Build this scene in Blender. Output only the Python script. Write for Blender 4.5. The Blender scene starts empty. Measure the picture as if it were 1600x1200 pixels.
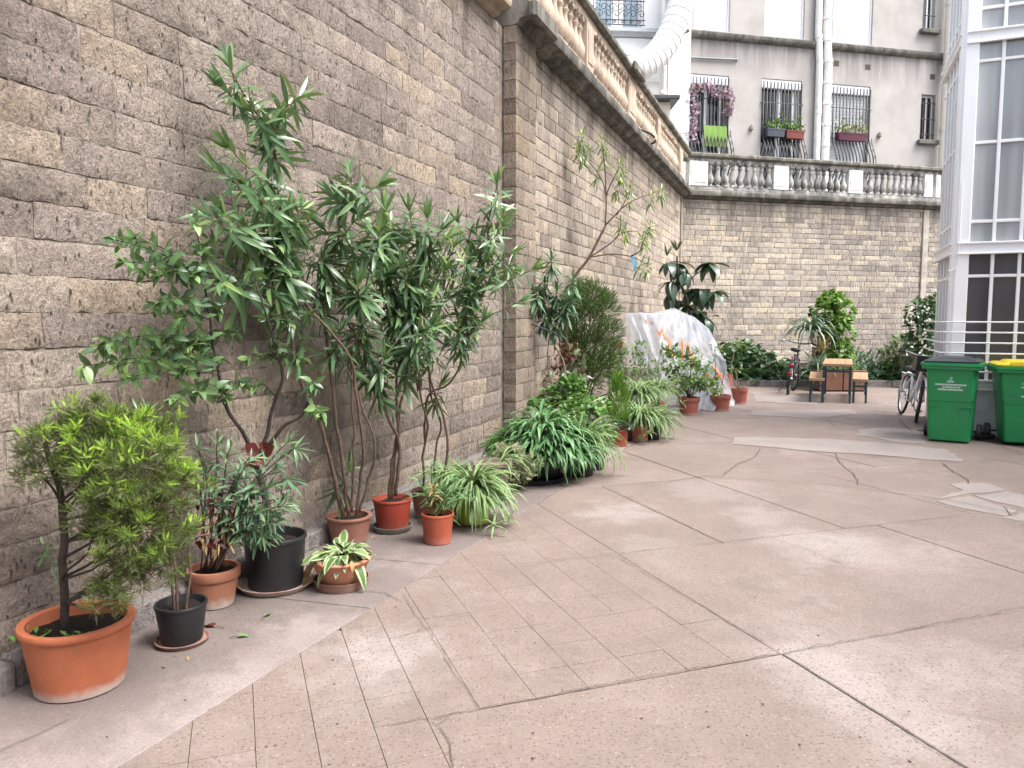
import bpy, math, random
import numpy as np
from mathutils import Vector, Matrix, noise, Euler
R = random.Random(11)
SC = bpy.context.scene
COL = SC.collection
# ------------------------------------------------------------------ camera, sky, sun, exposure
EYE = 1.6; FPX = 1190.0; TILT = math.radians(5.04)
cam_d = bpy.data.cameras.new('camera'); cam = bpy.data.objects.new('camera', cam_d); COL.objects.link(cam)
cam.location = (0, 0, EYE); cam.rotation_euler = (math.radians(90) - TILT, 0, 0)
cam_d.sensor_width = 36; cam_d.lens = FPX / 1600 * 36; cam_d.clip_end = 500; cam_d.clip_start = .05
SC.camera = cam
SUN_EL, SUN_AZ = math.radians(57), math.radians(116)     # azimuth measured clockwise from +Y
w = bpy.data.worlds.new('World'); SC.world = w; w.use_nodes = True
nt = w.node_tree; nt.nodes.clear()
sky = nt.nodes.new('ShaderNodeTexSky'); sky.sky_type = 'NISHITA'; sky.sun_disc = False
sky.sun_elevation = SUN_EL; sky.sun_rotation = SUN_AZ; sky.dust_density = 5; sky.air_density = 1.2
hs = nt.nodes.new('ShaderNodeHueSaturation'); hs.inputs['Saturation'].default_value = .6
bg = nt.nodes.new('ShaderNodeBackground'); bg.inputs['Strength'].default_value = .15
wo = nt.nodes.new('ShaderNodeOutputWorld')
nt.links.new(sky.outputs[0], hs.inputs['Color']); nt.links.new(hs.outputs[0], bg.inputs['Color']); nt.links.new(bg.outputs[0], wo.inputs[0])
sl = bpy.data.lights.new('sun', 'SUN'); sl.energy = 1.35; sl.angle = math.radians(28); sl.color = (1, .99, .985)
so = bpy.data.objects.new('sun', sl); COL.objects.link(so)
sv = Vector((math.sin(SUN_AZ) * math.cos(SUN_EL), math.cos(SUN_AZ) * math.cos(SUN_EL), math.sin(SUN_EL)))
so.rotation_euler = sv.to_track_quat('Z', 'Y').to_euler(); so.location = (0, 0, 12)
SC.view_settings.view_transform = 'Standard'; SC.view_settings.look = 'None'
SC.view_settings.gamma = 1; SC.view_settings.use_curve_mapping = False
SC.view_settings.exposure = 1.66
try:
    SC.cycles.max_bounces = 8; SC.cycles.transparent_max_bounces = 12; SC.cycles.use_denoising = True
except Exception: pass

# ------------------------------------------------------------------ measuring: turn a direction seen into a real point
def ray(px, py):
    x = (px - 800) / FPX; v = -(py - 600) / FPX
    c, s = math.cos(TILT), math.sin(TILT)
    return Vector((x, c + v * s, -s + v * c))
def G(px, py, z=0):
    r = ray(px, py); t = (z - EYE) / r.z
    return Vector((r.x * t, r.y * t, z))
def P(px, py, Y):
    r = ray(px, py); t = Y / r.y
    return Vector((r.x * t, Y, EYE + r.z * t))
def hit(p0, d, px, py):
    r = ray(px, py); n = (-d[1], d[0])
    t = (p0[0] * n[0] + p0[1] * n[1]) / (r.x * n[0] + r.y * n[1])
    return ((r.x * t - p0[0]) * d[0] + (r.y * t - p0[1]) * d[1], EYE + r.z * t)

# ------------------------------------------------------------------ object helpers
def tag(o, label=None, cat=None, group=None, kind=None):
    if label: o['label'] = label
    if cat: o['category'] = cat
    if group: o['group'] = group
    if kind: o['kind'] = kind
    return o
def thing(name, label, cat, loc=(0, 0, 0), rz=0, group=None):
    o = bpy.data.objects.new(name, None); COL.objects.link(o)
    o.location = loc; o.rotation_euler = (0, 0, rz); o.empty_display_size = .1
    return tag(o, label, cat, group)
def link(name, me, parent=None, kind=None, label=None):
    o = bpy.data.objects.new(name, me); COL.objects.link(o)
    if parent is not None: o.parent = parent
    if kind: o['kind'] = kind
    if label: o['label'] = label
    return o
class MB:
    """collects faces; coordinates are local to the thing that will own the mesh (off = subtracted)"""
    def __init__(s, off=(0, 0, 0)): s.v = []; s.f = []; s.off = Vector(off)
    def add(s, vs, fs):
        n = len(s.v); s.v += [tuple(Vector(p) - s.off) for p in vs]; s.f += [tuple(i + n for i in f) for f in fs]; return s
    def box(s, x0, x1, y0, y1, z0, z1, b=0, M=None):
        if b <= 0:
            vs = [(x, y, z) for z in (z0, z1) for y in (y0, y1) for x in (x0, x1)]
            fs = [(0, 2, 3, 1), (4, 5, 7, 6), (0, 1, 5, 4), (2, 6, 7, 3), (0, 4, 6, 2), (1, 3, 7, 5)]
        else:
            b = min(b, (x1 - x0) * .45, (y1 - y0) * .45, (z1 - z0) * .45)
            vs = []
            for (z, i) in ((z0, b), (z0 + b, 0), (z1 - b, 0), (z1, b)):
                xa, xb, ya, yb = x0 + i, x1 - i, y0 + i, y1 - i
                k = b if i == 0 else b * .3
                vs += [(xa + k, ya, z), (xb - k, ya, z), (xb, ya + k, z), (xb, yb - k, z), (xb - k, yb, z), (xa + k, yb, z), (xa, yb - k, z), (xa, ya + k, z)]
            fs = [tuple(range(7, -1, -1)), tuple(range(24, 32))]
            for r in range(3):
                for k in range(8): fs.append((r * 8 + k, r * 8 + (k + 1) % 8, r * 8 + 8 + (k + 1) % 8, r * 8 + 8 + k))
        if M is not None: vs = [M @ Vector(v) for v in vs]
        return s.add(vs, fs)
    def tube(s, pts, rad, n=8, cap=True):
        pts = [Vector(p) for p in pts]
        if not isinstance(rad, (list, tuple)): rad = [rad] * len(pts)
        vs = []; fs = []; x = None
        for i, p in enumerate(pts):
            d = (pts[min(i + 1, len(pts) - 1)] - pts[max(i - 1, 0)]).normalized()
            if x is None:
                a = Vector((0, 0, 1)) if abs(d.z) < .9 else Vector((1, 0, 0)); x = d.cross(a).normalized()
            else: x = (x - d * x.dot(d)).normalized()
            y = d.cross(x)
            for k in range(n):
                a = 2 * math.pi * k / n; vs.append(p + (x * math.cos(a) + y * math.sin(a)) * rad[i])
        for i in range(len(pts) - 1):
            for k in range(n): fs.append((i * n + k, i * n + (k + 1) % n, (i + 1) * n + (k + 1) % n, (i + 1) * n + k))
        if cap: fs.append(tuple(range(n - 1, -1, -1))); fs.append(tuple(range((len(pts) - 1) * n, len(pts) * n)))
        return s.add(vs, fs)
    def lathe(s, prof, c=(0, 0, 0), n=24, sx=1, sy=1, wob=0):
        vs = []; fs = []
        for (r, z) in prof:
            for k in range(n):
                a = 2 * math.pi * k / n; q = r * (1 + wob * math.sin(2 * a + 1))
                vs.append((c[0] + q * sx * math.cos(a), c[1] + q * sy * math.sin(a), c[2] + z))
        for i in range(len(prof) - 1):
            for k in range(n): fs.append((i * n + k, i * n + (k + 1) % n, (i + 1) * n + (k + 1) % n, (i + 1) * n + k))
        if prof[0][0] > 1e-4: fs.append(tuple(range(n - 1, -1, -1)))
        if prof[-1][0] > 1e-4: fs.append(tuple(range((len(prof) - 1) * n, len(prof) * n)))
        return s.add(vs, fs)
    def torus(s, c, R_, r, ax, n=28, m=7):
        ax = Vector(ax).normalized(); u = ax.orthogonal().normalized(); v = ax.cross(u); vs = []; fs = []
        for i in range(n):
            a = 2 * math.pi * i / n; d = u * math.cos(a) + v * math.sin(a)
            for k in range(m):
                b = 2 * math.pi * k / m; vs.append(Vector(c) + d * (R_ + r * math.cos(b)) + ax * r * math.sin(b))
        for i in range(n):
            for k in range(m): fs.append((i * m + k, ((i + 1) % n) * m + k, ((i + 1) % n) * m + (k + 1) % m, i * m + (k + 1) % m))
        return s.add(vs, fs)
    def mesh(s, name, mat, smooth=False):
        me = bpy.data.meshes.new(name); me.from_pydata(s.v, [], s.f); me.materials.append(mat)
        if smooth: me.shade_smooth()
        me.update(); return me
    def build(s, name, mat, parent=None, smooth=False, kind=None, label=None):
        me = s.mesh(name, mat, smooth)
        if smooth == 'auto':
            me.shade_smooth(); me.set_sharp_from_angle(angle=math.radians(38))
        return link(name, me, parent, kind, label)
def npmesh(name, V, F, mat, tone=None, uv=None, smooth=True):
    V = np.asarray(V, np.float32); F = np.asarray(F, np.int32); k = F.shape[1]
    me = bpy.data.meshes.new(name); me.vertices.add(len(V)); me.vertices.foreach_set('co', V.ravel())
    me.loops.add(F.size); me.loops.foreach_set('vertex_index', F.ravel())
    me.polygons.add(len(F)); me.polygons.foreach_set('loop_start', np.arange(0, F.size, k, dtype=np.int32))
    me.polygons.foreach_set('loop_total', np.full(len(F), k, np.int32))
    me.materials.append(mat); me.update(calc_edges=True)
    if smooth: me.polygons.foreach_set('use_smooth', np.ones(len(F), bool))
    if tone is not None:
        a = me.attributes.new('tone', 'FLOAT', 'POINT'); a.data.foreach_set('value', np.asarray(tone, np.float32))
    if uv is not None:
        u = me.uv_layers.new(name='UVMap'); u.data.foreach_set('uv', np.asarray(uv, np.float32)[F.ravel()].ravel())
    return me

# ------------------------------------------------------------------ material helpers
def mat(name):
    m = bpy.data.materials.new(name); m.use_nodes = True; m.node_tree.nodes.clear(); return m, NT(m.node_tree)
class NT:
    def __init__(s, t): s.t = t
    def n(s, typ, **kw):
        nd = s.t.nodes.new(typ)
        for k, v in kw.items():
            if k.startswith('i_'): nd.inputs[k[2:].replace('_', ' ')].default_value = v
            else: setattr(nd, k, v)
        return nd
    def l(s, a, b): s.t.links.new(a, b)
    def pos(s, scale=(1, 1, 1), rot=(0, 0, 0), obj=None, local=False):
        if obj is not None or local:
            tc = s.n('ShaderNodeTexCoord'); src = tc.outputs['Object']
            if obj is not None: tc.object = obj
        else: src = s.n('ShaderNodeNewGeometry').outputs['Position']
        mp = s.n('ShaderNodeMapping'); mp.inputs['Scale'].default_value = scale; mp.inputs['Rotation'].default_value = rot
        s.l(src, mp.inputs['Vector']); return mp.outputs[0]
    def noise(s, vec, scale, detail=4, rough=.55, dist=0):
        nd = s.n('ShaderNodeTexNoise', i_Scale=scale, i_Detail=detail, i_Roughness=rough, i_Distortion=dist); s.l(vec, nd.inputs['Vector']); return nd.outputs['Fac']
    def vor(s, vec, scale, feature='F1'):
        nd = s.n('ShaderNodeTexVoronoi', feature=feature, i_Scale=scale); s.l(vec, nd.inputs['Vector']); return nd
    def ramp(s, fac, stops, interp='LINEAR'):
        nd = s.n('ShaderNodeValToRGB'); cr = nd.color_ramp; cr.interpolation = interp
        while len(cr.elements) < len(stops): cr.elements.new(.5)
        for e, (p, c) in zip(cr.elements, stops): e.position = p; e.color = (*c, 1) if len(c) == 3 else c
        s.l(fac, nd.inputs[0]); return nd.outputs[0]
    def mix(s, fac, a, b, blend='MIX'):
        nd = s.n('ShaderNodeMix', data_type='RGBA', blend_type=blend)
        for sock, val in ((nd.inputs[0], fac), (nd.inputs[6], a), (nd.inputs[7], b)):
            if hasattr(val, 'is_output'): s.l(val, sock)
            elif isinstance(val, (int, float)): sock.default_value = val
            else: sock.default_value = (*val, 1)
        return nd.outputs[2]
    def math(s, op, a, b=0.0, c=0.0, clamp=False):
        nd = s.n('ShaderNodeMath', operation=op, use_clamp=clamp)
        for i, v in enumerate((a, b, c)):
            if hasattr(v, 'is_output'): s.l(v, nd.inputs[i])
            else: nd.inputs[i].default_value = v
        return nd.outputs[0]
    def attr(s, name): return s.n('ShaderNodeAttribute', attribute_name=name).outputs['Fac']
    def bump(s, h, strength=.5, dist=.01, normal=None):
        nd = s.n('ShaderNodeBump', i_Strength=strength, i_Distance=dist); s.l(h, nd.inputs['Height'])
        if normal is not None: s.l(normal, nd.inputs['Normal'])
        return nd.outputs[0]
    def out(s, col, rough=.8, metal=0, normal=None, spec=.5, **kw):
        b = s.n('ShaderNodeBsdfPrincipled')
        for k, v in (('Base Color', col), ('Roughness', rough), ('Metallic', metal), ('Specular IOR Level', spec)):
            if hasattr(v, 'is_output'): s.l(v, b.inputs[k])
            elif k == 'Base Color': b.inputs[k].default_value = (*v, 1)
            else: b.inputs[k].default_value = v
        for k, v in kw.items(): b.inputs[k.replace('_', ' ')].default_value = v
        if normal is not None: s.l(normal, b.inputs['Normal'])
        o = s.n('ShaderNodeOutputMaterial'); s.l(b.outputs[0], o.inputs[0]); return b, o
def simple(name, col, rough=.6, metal=0, var=.12, scale=9, bump=0, spec=.5, dirt=None, dscale=3.0):
    m, t = mat(name); p = t.pos()
    nz = t.noise(p, scale, 5); a = tuple(c * (1 - var) for c in col); b = tuple(min(1, c * (1 + var)) for c in col)
    c = t.ramp(nz, [(.3, a), (.7, b)])
    if dirt is not None:
        c = t.mix(t.ramp(t.noise(p, dscale, 7, .65), [(.48, (0, 0, 0)), (.7, (.75, .75, .75))]), c, dirt)
    nrm = t.bump(t.noise(p, scale * 8, 4), bump, .004) if bump else None
    rg = t.math('MULTIPLY_ADD', nz, .25, rough - .12, clamp=True)
    t.out(c, rg, metal, nrm, spec); return m

def stone_mat(name, obj, dark, mid, light, stain=.5, pits=.5, tv=.5, gs=1.0, gk=1.0):
    m, t = mat(name)
    p = t.pos(obj=obj); tool = t.pos((1.0, 1.0, .30), (0, math.radians(40), 0), obj=obj); st = t.pos((1.0, 1, .16), obj=obj)
    tone = t.attr('tone')
    big = t.noise(p, 1.1, 6, .66, .8); med = t.noise(p, 7, 6, .65); fine = t.noise(p, 55, 5, .7)
    f = t.math('ADD', t.math('MULTIPLY', tone, tv), t.math('ADD', t.math('MULTIPLY', big, .75), t.math('MULTIPLY_ADD', med, .85, -.56 - (tv - .5) * .5)))
    c = t.ramp(f, [(.12, dark), (.42, mid), (.66, light), (.95, tuple(min(1, x * 1.16) for x in light))])
    hue = t.math('FRACT', t.math('MULTIPLY', tone, 7.3))
    c = t.mix(t.ramp(hue, [(.25, (.5, .5, .5)), (.5, (0, 0, 0))]), c, tuple(x * y for x, y in zip(light, (.74, .72, .78))))
    c = t.mix(t.ramp(hue, [(.72, (0, 0, 0)), (.95, (.34, .34, .34))]), c, tuple(min(1, x * y) for x, y in zip(light, (1.08, .98, .78))))
    gouge = t.noise(tool, 38 * gs, 5, .72)
    c = t.mix(t.ramp(gouge, [(.30, (.75 * gk, .75 * gk, .75 * gk)), (.46, (0, 0, 0))]), c, tuple(x * .68 for x in dark))
    c = t.mix(t.ramp(gouge, [(.58, (0, 0, 0)), (.74, (.4 * gk, .4 * gk, .4 * gk))]), c, tuple(min(1, x * 1.2) for x in light))
    c = t.mix(t.ramp(fine, [(.32, (.4, .4, .4)), (.55, (0, 0, 0))]), c, tuple(x * .6 for x in dark), 'MIX')
    soot = t.ramp(t.noise(st, 1.9, 6, .6, .6), [(.5, (0, 0, 0)), (.78, (stain, stain, stain))])
    c = t.mix(soot, c, tuple(x * .75 for x in dark))
    pale = t.ramp(t.noise(st, 2.6, 7, .7, 1.2), [(.6, (0, 0, 0)), (.74, (.6, .6, .6))])
    c = t.mix(pale, c, tuple(min(1, x * 1.35) for x in light))
    zz = t.n('ShaderNodeSeparateXYZ'); t.l(p, zz.inputs[0])
    drip = t.math('MULTIPLY', t.ramp(t.math('MULTIPLY_ADD', zz.outputs[2], .75, -2.75), [(0, (0, 0, 0)), (.9, (1, 1, 1))]), t.ramp(t.noise(t.pos((1, 1, .1), obj=obj), 3.1, 6, .62, .4), [(.44, (0, 0, 0)), (.62, (.8, .8, .8))]))
    c = t.mix(drip, c, tuple(x * .5 for x in dark))
    pit = t.vor(tool, 42); pf = t.math('MULTIPLY', t.ramp(pit.outputs['Distance'], [(.05, (1, 1, 1)), (.3, (0, 0, 0))]), t.ramp(t.noise(p, 6, 3), [(.42, (0, 0, 0)), (.6, (1, 1, 1))]))
    c = t.mix(t.math('MULTIPLY', pf, pits), c, tuple(x * .35 for x in dark))
    h = t.math('ADD', t.math('ADD', t.math('MULTIPLY', gouge, 1.0), t.math('MULTIPLY', t.noise(tool, 15, 4, .6), .8)), t.math('ADD', t.math('MULTIPLY', fine, .5), t.math('MULTIPLY', pf, -.7)))
    nrm = t.bump(h, 1.0, .042)
    t.out(c, .93, 0, nrm, .25); return m
# ------------------------------------------------------------------ ground: joint bed, slabs, scored tiles
D1 = Vector((.94059, .33955)); D2 = Vector((-.33955, .94059))
def xy(u, v): return (D1.x * u + D2.x * v, D1.y * u + D2.y * v)
def paving_mat(name, base, pale, speck=1.0, soft=(), damp_shade=()):
    m, t = mat(name); p = t.pos()
    tone = t.attr('tone')
    n1 = t.noise(p, .9, 6, .62, .5); n2 = t.noise(p, 6, 6, .6)
    f = t.math('ADD', t.math('MULTIPLY', n1, .7), t.math('ADD', t.math('MULTIPLY', n2, .3), t.math('MULTIPLY_ADD', tone, .24, -.12)))
    c = t.ramp(f, [(.28, tuple(x * .8 for x in base)), (.52, base), (.78, tuple(x * .5 + y * .5 for x, y in zip(base, pale)))])
    for (x, y, r, k) in soft:                                   # bleached, worn places
        off = t.n('ShaderNodeVectorMath', operation='SUBTRACT'); t.l(p, off.inputs[0]); off.inputs[1].default_value = (x, y, 0)
        ln = t.n('ShaderNodeVectorMath', operation='LENGTH'); t.l(off.outputs[0], ln.inputs[0])
        dd = t.math('ADD', t.math('DIVIDE', ln.outputs['Value'], r), t.math('MULTIPLY_ADD', t.noise(p, 1.7 / r, 6, .62), 1.5, -.75))
        k *= .6; c = t.mix(t.ramp(dd, [(.3, (k, k, k)), (.85, (0, 0, 0))], 'EASE'), c, pale)
    for (x, y, r) in damp_shade:                                       # watering stains round the pots, deepened to paint their contact shadow
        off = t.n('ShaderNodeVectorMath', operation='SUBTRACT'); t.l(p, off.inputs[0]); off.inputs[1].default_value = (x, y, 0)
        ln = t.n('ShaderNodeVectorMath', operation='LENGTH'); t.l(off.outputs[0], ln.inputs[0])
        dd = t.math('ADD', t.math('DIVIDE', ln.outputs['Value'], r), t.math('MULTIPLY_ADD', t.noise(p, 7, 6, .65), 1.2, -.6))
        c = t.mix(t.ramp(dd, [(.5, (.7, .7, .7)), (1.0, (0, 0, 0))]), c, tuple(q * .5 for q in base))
    c = t.mix(.55, c, t.ramp(t.noise(p, 70, 8, .8), [(.30, (.25, .25, .25)), (.5, (.5, .5, .5)), (.70, (.78, .78, .78))]), 'OVERLAY')
    g = t.vor(p, 68); gd = t.ramp(g.outputs['Distance'], [(.2, (1, 1, 1)), (.42, (0, 0, 0))])
    sep = t.n('ShaderNodeSeparateColor'); t.l(g.outputs['Color'], sep.inputs[0])
    c = t.mix(t.math('MULTIPLY', gd, t.math('MULTIPLY', t.ramp(sep.outputs[0], [(.52, (0, 0, 0)), (.6, (1, 1, 1))]), .75 * speck)), c, tuple(x * .33 for x in base))
    c = t.mix(t.math('MULTIPLY', gd, t.math('MULTIPLY', t.ramp(sep.outputs[1], [(.8, (0, 0, 0)), (.9, (1, 1, 1))]), .6 * speck)), c, tuple(min(.8, x * 1.9) for x in base))
    g2 = t.vor(p, 34); s2 = t.n('ShaderNodeSeparateColor'); t.l(g2.outputs['Color'], s2.inputs[0])
    spot = t.math('MULTIPLY', t.ramp(g2.outputs['Distance'], [(.07, (1, 1, 1)), (.13, (0, 0, 0))]), t.ramp(s2.outputs[0], [(.84, (0, 0, 0)), (.86, (1, 1, 1))]))
    c = t.mix(t.math('MULTIPLY', spot, .75 * speck), c, (.06, .05, .05))
    c = t.mix(t.ramp(t.noise(p, 3.3, 8, .7, .9), [(.50, (0, 0, 0)), (.64, (.34, .34, .34))]), c, (base[0] * .62, base[1] * .64, base[2] * .66))
    stain = t.ramp(t.noise(p, 1.3, 8, .68, 1.1), [(.54, (0, 0, 0)), (.72, (.45, .45, .45))])
    c = t.mix(stain, c, tuple(x * .6 for x in base))
    c = t.mix(t.ramp(t.noise(p, 330, 2, .5), [(.33, (.32, .32, .32)), (.66, (0, 0, 0))]), c, tuple(x * .5 for x in base))
    nrm = t.bump(t.math('ADD', t.noise(p, 140, 4, .7), t.math('MULTIPLY', gd, .5)), .35, .005)
    rg = t.math('MULTIPLY_ADD', n2, .3, .58, clamp=True)
    t.out(c, rg, 0, nrm, .35); return m
PINK = (.224, .176, .152); PALE = (.43, .388, .375)
SOFT = [(*G(610, 1010).xy, .42, .62), (*G(590, 1060).xy, .5, .3), (*G(965, 800).xy, .55, .6), (*G(1190, 805).xy, .5, .45), (*G(1010, 850).xy, .4, .3), (*G(1290, 1050).xy, .45, .5), (*G(1400, 1120).xy, .5, .4),
        (*G(1290, 850).xy, .7, .5), (*G(1130, 765).xy, .8, .35), (*G(1400, 870).xy, .8, .3)]
M_PAVE = paving_mat('pink_aggregate_concrete', PINK, PALE, 1, SOFT)
DAMP_SHADE = [(x_, y_, r_ * 1.9) for x_, y_, r_ in [(-1.85, 3.2, .34), (-1.6, 3.66, .26), (-1.62, 4.15, .3), (-1.38, 4.45, .34), (-.98, 4.42, .34), (-1.1, 5.3, .3), (-.85, 5.6, .32), (-.5, 5.3, .28), (-.3, 5.8, .3), (-.1, 6.7, .4), (.3, 7.3, .45)]]  # spots at the pots: water stain plus painted contact shadow
M_APRON = paving_mat('grey_apron_concrete', (.265, .218, .203), (.41, .368, .35), .5, [(*G(330, 1100).xy, .6, .4), (*G(500, 965).xy, .5, .35)], DAMP_SHADE)
M_PATCH = paving_mat('pale_repair_concrete', (.285, .246, .226), (.35, .315, .296), .3)
M_JOINT = simple('dark_joint_dirt', (.085, .07, .062), .95, 0, .3, 20)
M_CRACK = simple('crack_dirt', (.085, .068, .06), .95, 0, .3, 20)

ground = MB().box(-220, 220, -220, 220, -.32, -.022).build('ground', M_JOINT); tag(ground, 'dark bed of earth and joints under the courtyard paving', kind='structure')
paving = thing('paving', 'pink brown aggregate concrete paving of the courtyard', None); tag(paving, kind='structure')
def clip(poly, a, b, c):                                         # keep a*x + b*y + c >= 0
    out = []
    for i in range(len(poly)):
        p, q = poly[i], poly[(i + 1) % len(poly)]
        dp, dq = a * p[0] + b * p[1] + c, a * q[0] + b * q[1] + c
        if dp >= 0: out.append(p)
        if dp * dq < 0:
            t = dp / (dp - dq); out.append((p[0] + (q[0] - p[0]) * t, p[1] + (q[1] - p[1]) * t))
    return out
def area(poly): return .5 * sum(poly[i][0] * poly[(i + 1) % len(poly)][1] - poly[(i + 1) % len(poly)][0] * poly[i][1] for i in range(len(poly)))
def inset(poly, d):
    out = list(poly)
    for i in range(len(poly)):
        p, q = Vector(poly[i]), Vector(poly[(i + 1) % len(poly)]); e = q - p
        if e.length < 1e-6: continue
        e.normalize(); n = Vector((-e.y, e.x)); out = clip(out, n.x, n.y, -(n.dot(p) + d))
        if len(out) < 3: return []
    return out
def prism(name, poly, m, ztop, gap, bev=.003, depth=.03, parent=None, tone=None):
    if area(poly) < 0: poly = poly[::-1]
    poly = inset(poly, gap / 2)
    if len(poly) < 3 or area(poly) < .0006: return None
    top = inset(poly, bev)
    if len(top) != len(poly): top = poly; bev = 0
    n = len(poly); c = Vector((sum(p[0] for p in poly) / n, sum(p[1] for p in poly) / n))
    tl = (R.random() - .5) * .0016
    vs = [(p[0] - c.x, p[1] - c.y, ztop - depth) for p in poly] + [(p[0] - c.x, p[1] - c.y, ztop - bev + tl) for p in poly] + [(p[0] - c.x, p[1] - c.y, ztop + tl) for p in top]
    fs = [tuple(range(2 * n, 3 * n))]
    for r in (0, n):
        for i in range(n): fs.append((r + i, r + (i + 1) % n, r + n + (i + 1) % n, r + n + i))
    me = bpy.data.meshes.new(name); me.from_pydata(vs, [], fs); me.materials.append(m)
    a = me.attributes.new('tone', 'FLOAT', 'POINT'); a.data.foreach_set('value', np.full(len(vs), R.uniform(.3, .7) if tone is None else tone, np.float32))
    o = link(name, me, parent); o.location = (c.x, c.y, 0); return o
# border between grey apron and pink paving: through two measured points
B0 = Vector((-1.40, 2.60)); B1 = Vector((-.35, 5.09)); BD = (B1 - B0).normalized(); BN = (BD.y, -BD.x, -(BD.y * B0.x - BD.x * B0.y))
def slab_uv(name, u0, u1, v0, v1, m=M_PAVE, gap=.012, z=0, tone=None, bev=.004):
    poly = [xy(u0, v0), xy(u1, v0), xy(u1, v1), xy(u0, v1)]
    poly = clip(poly, *BN)
    if len(poly) < 3: return None
    return prism(name, poly, m, z, gap, bev, parent=paving, tone=tone)
# scored tiles near the pots (rows of the grid measured off the picture)
US = [-1.1, -.88, -.66, -.44, -.21, .02, .24, .46, .67, .893]
VS = [1.55, 1.82, 2.08, 2.34, 2.6, 2.86, 3.09, 3.32, 3.57, 3.85, 4.14, 4.47, 4.75, 5.02, 5.3, 5.58, 5.86, 6.14, 6.4]
for i in range(len(US) - 1):
    for j in range(len(VS) - 1):
        slab_uv('tile', US[i], US[i + 1], VS[j], VS[j + 1], gap=.0022, bev=.001, tone=R.uniform(.42, .58))
for (ua, ub, n) in ((.893, 2.385, 6),):                          # fainter scoring in the next bay
    for i in range(n):
        for j in range(5, 18):
            slab_uv('tile', ua + (ub - ua) * i / n, ua + (ub - ua) * (i + 1) / n, VS[j], VS[j + 1], gap=.0018 if VS[j] < 4.4 else .0013, bev=.0006, tone=R.uniform(.45, .55))
slabs = [(.69, 2.40, 1.3, 2.86), (2.40, 4.3, 1.3, 2.86), (4.3, 6.2, 1.3, 2.86), (2.385, 4.6, 2.86, 4.47), (4.6, 7.2, 2.86, 4.47),
         (2.385, 3.21, 4.47, 6.4), (3.21, 4.3, 4.47, 6.4), (4.3, 5.6, 4.47, 6.25), (5.6, 8, 4.47, 6.25), (-1.5, .893, 6.4, 8.3), (.893, 2.385, 6.4, 8.3), (2.385, 4.3, 6.4, 8.1), (4.3, 6.4, 6.25, 8.1), (6.4, 9, 6.25, 8.1), (8, 10.5, 4.4, 6.25),
         (-1, 1.6, 8.3, 10.2), (1.6, 3.8, 8.3, 10.2), (3.8, 6.1, 8.1, 10.0), (6.1, 8.6, 8.1, 10.0), (8.6, 11, 8.1, 10.0),
         (-1, 2.9, 10.2, 12.4), (2.9, 5.6, 10.2, 12.2), (5.6, 8.2, 10.0, 12.2), (8.2, 11, 10.0, 12.2), (11, 14, 8.1, 12.2),
         (-1, 3.6, 12.4, 15.0), (3.6, 6.9, 12.2, 14.6), (6.9, 10, 12.2, 14.6), (10, 14, 12.2, 14.6), (-1, 4.6, 15.0, 18.5), (4.6, 9, 14.6, 18.5), (9, 16, 14.6, 18.5),
         (-1.5, .69, -.3, 1.55), (.69, 2.6, -.3, 1.3), (2.6, 5.2, -.3, 1.3), (5.2, 9, -.3, 1.3), (6.2, 9.5, 1.3, 2.86), (7.2, 10.5, 2.86, 4.4), (-1, 3, -3, -.3), (3, 9, -3, -.3), (-2.5, 9, -7, -3), (9, 16, -7, 1.3), (9.5, 16, 1.3, 2.86), (10.5, 16, 2.86, 8.1)]
slab_uv('slab', .69, .893, 1.3, 1.55)
for s in slabs: slab_uv('slab', *s, gap=.008 if s[3] < 6.5 else .016)
# apron slabs along the foot of the wall
cuts = [-3.2, -.9, 1.35, 2.15, 3.6, 5.2, 7.0, 9.2, 12, 15.5, 19]
def apron_pt(s, off): p = B0 + BD * s; return (p.x - BD.y * off, p.y + BD.x * off)
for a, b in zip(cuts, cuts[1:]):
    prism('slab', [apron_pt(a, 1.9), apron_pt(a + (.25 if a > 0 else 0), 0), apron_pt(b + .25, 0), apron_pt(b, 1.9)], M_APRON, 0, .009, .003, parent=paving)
# pale repair patches
def patch(pts, m=M_PATCH, z=.004):
    raw = [G(*p) for p in pts]; poly = []
    for a, b in zip(raw, raw[1:] + raw[:1]):
        n = max(2, int((b - a).length / .09))
        for i in range(n):
            q = a.lerp(b, i / n); poly.append((q.x + .05 * noise.noise(q * 3.1) + .03 * noise.noise(q * 11), q.y + .07 * noise.noise(q * 3.1 + Vector((7, 0, 0))) + .04 * noise.noise(q * 11 + Vector((3, 0, 0)))))
    raw_poly = poly if area(poly) > 0 else poly[::-1]; n = len(raw_poly); me = bpy.data.meshes.new('repair_patch')
    me.from_pydata([(p[0], p[1], z) for p in raw_poly] + [(p[0], p[1], .0008) for p in raw_poly], [], [tuple(range(n))] + [(i, n + i, n + (i + 1) % n, (i + 1) % n) for i in range(n)]); me.materials.append(m)
    a = me.attributes.new('tone', 'FLOAT', 'POINT'); a.data.foreach_set('value', np.full(2 * n, R.uniform(.2, .8), np.float32)); link('repair_patch', me, paving)
patch([(1150, 683), (1300, 686), (1480, 702), (1506, 722), (1380, 712), (1240, 703), (1146, 694)])
patch([(1345, 672), (1400, 668), (1432, 671), (1450, 694), (1392, 690), (1338, 679)])
patch([(1178, 641), (1330, 640), (1342, 647), (1268, 654), (1170, 648)])
patch([(1176, 612), (1280, 622), (1276, 633), (1180, 627)])
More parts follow.
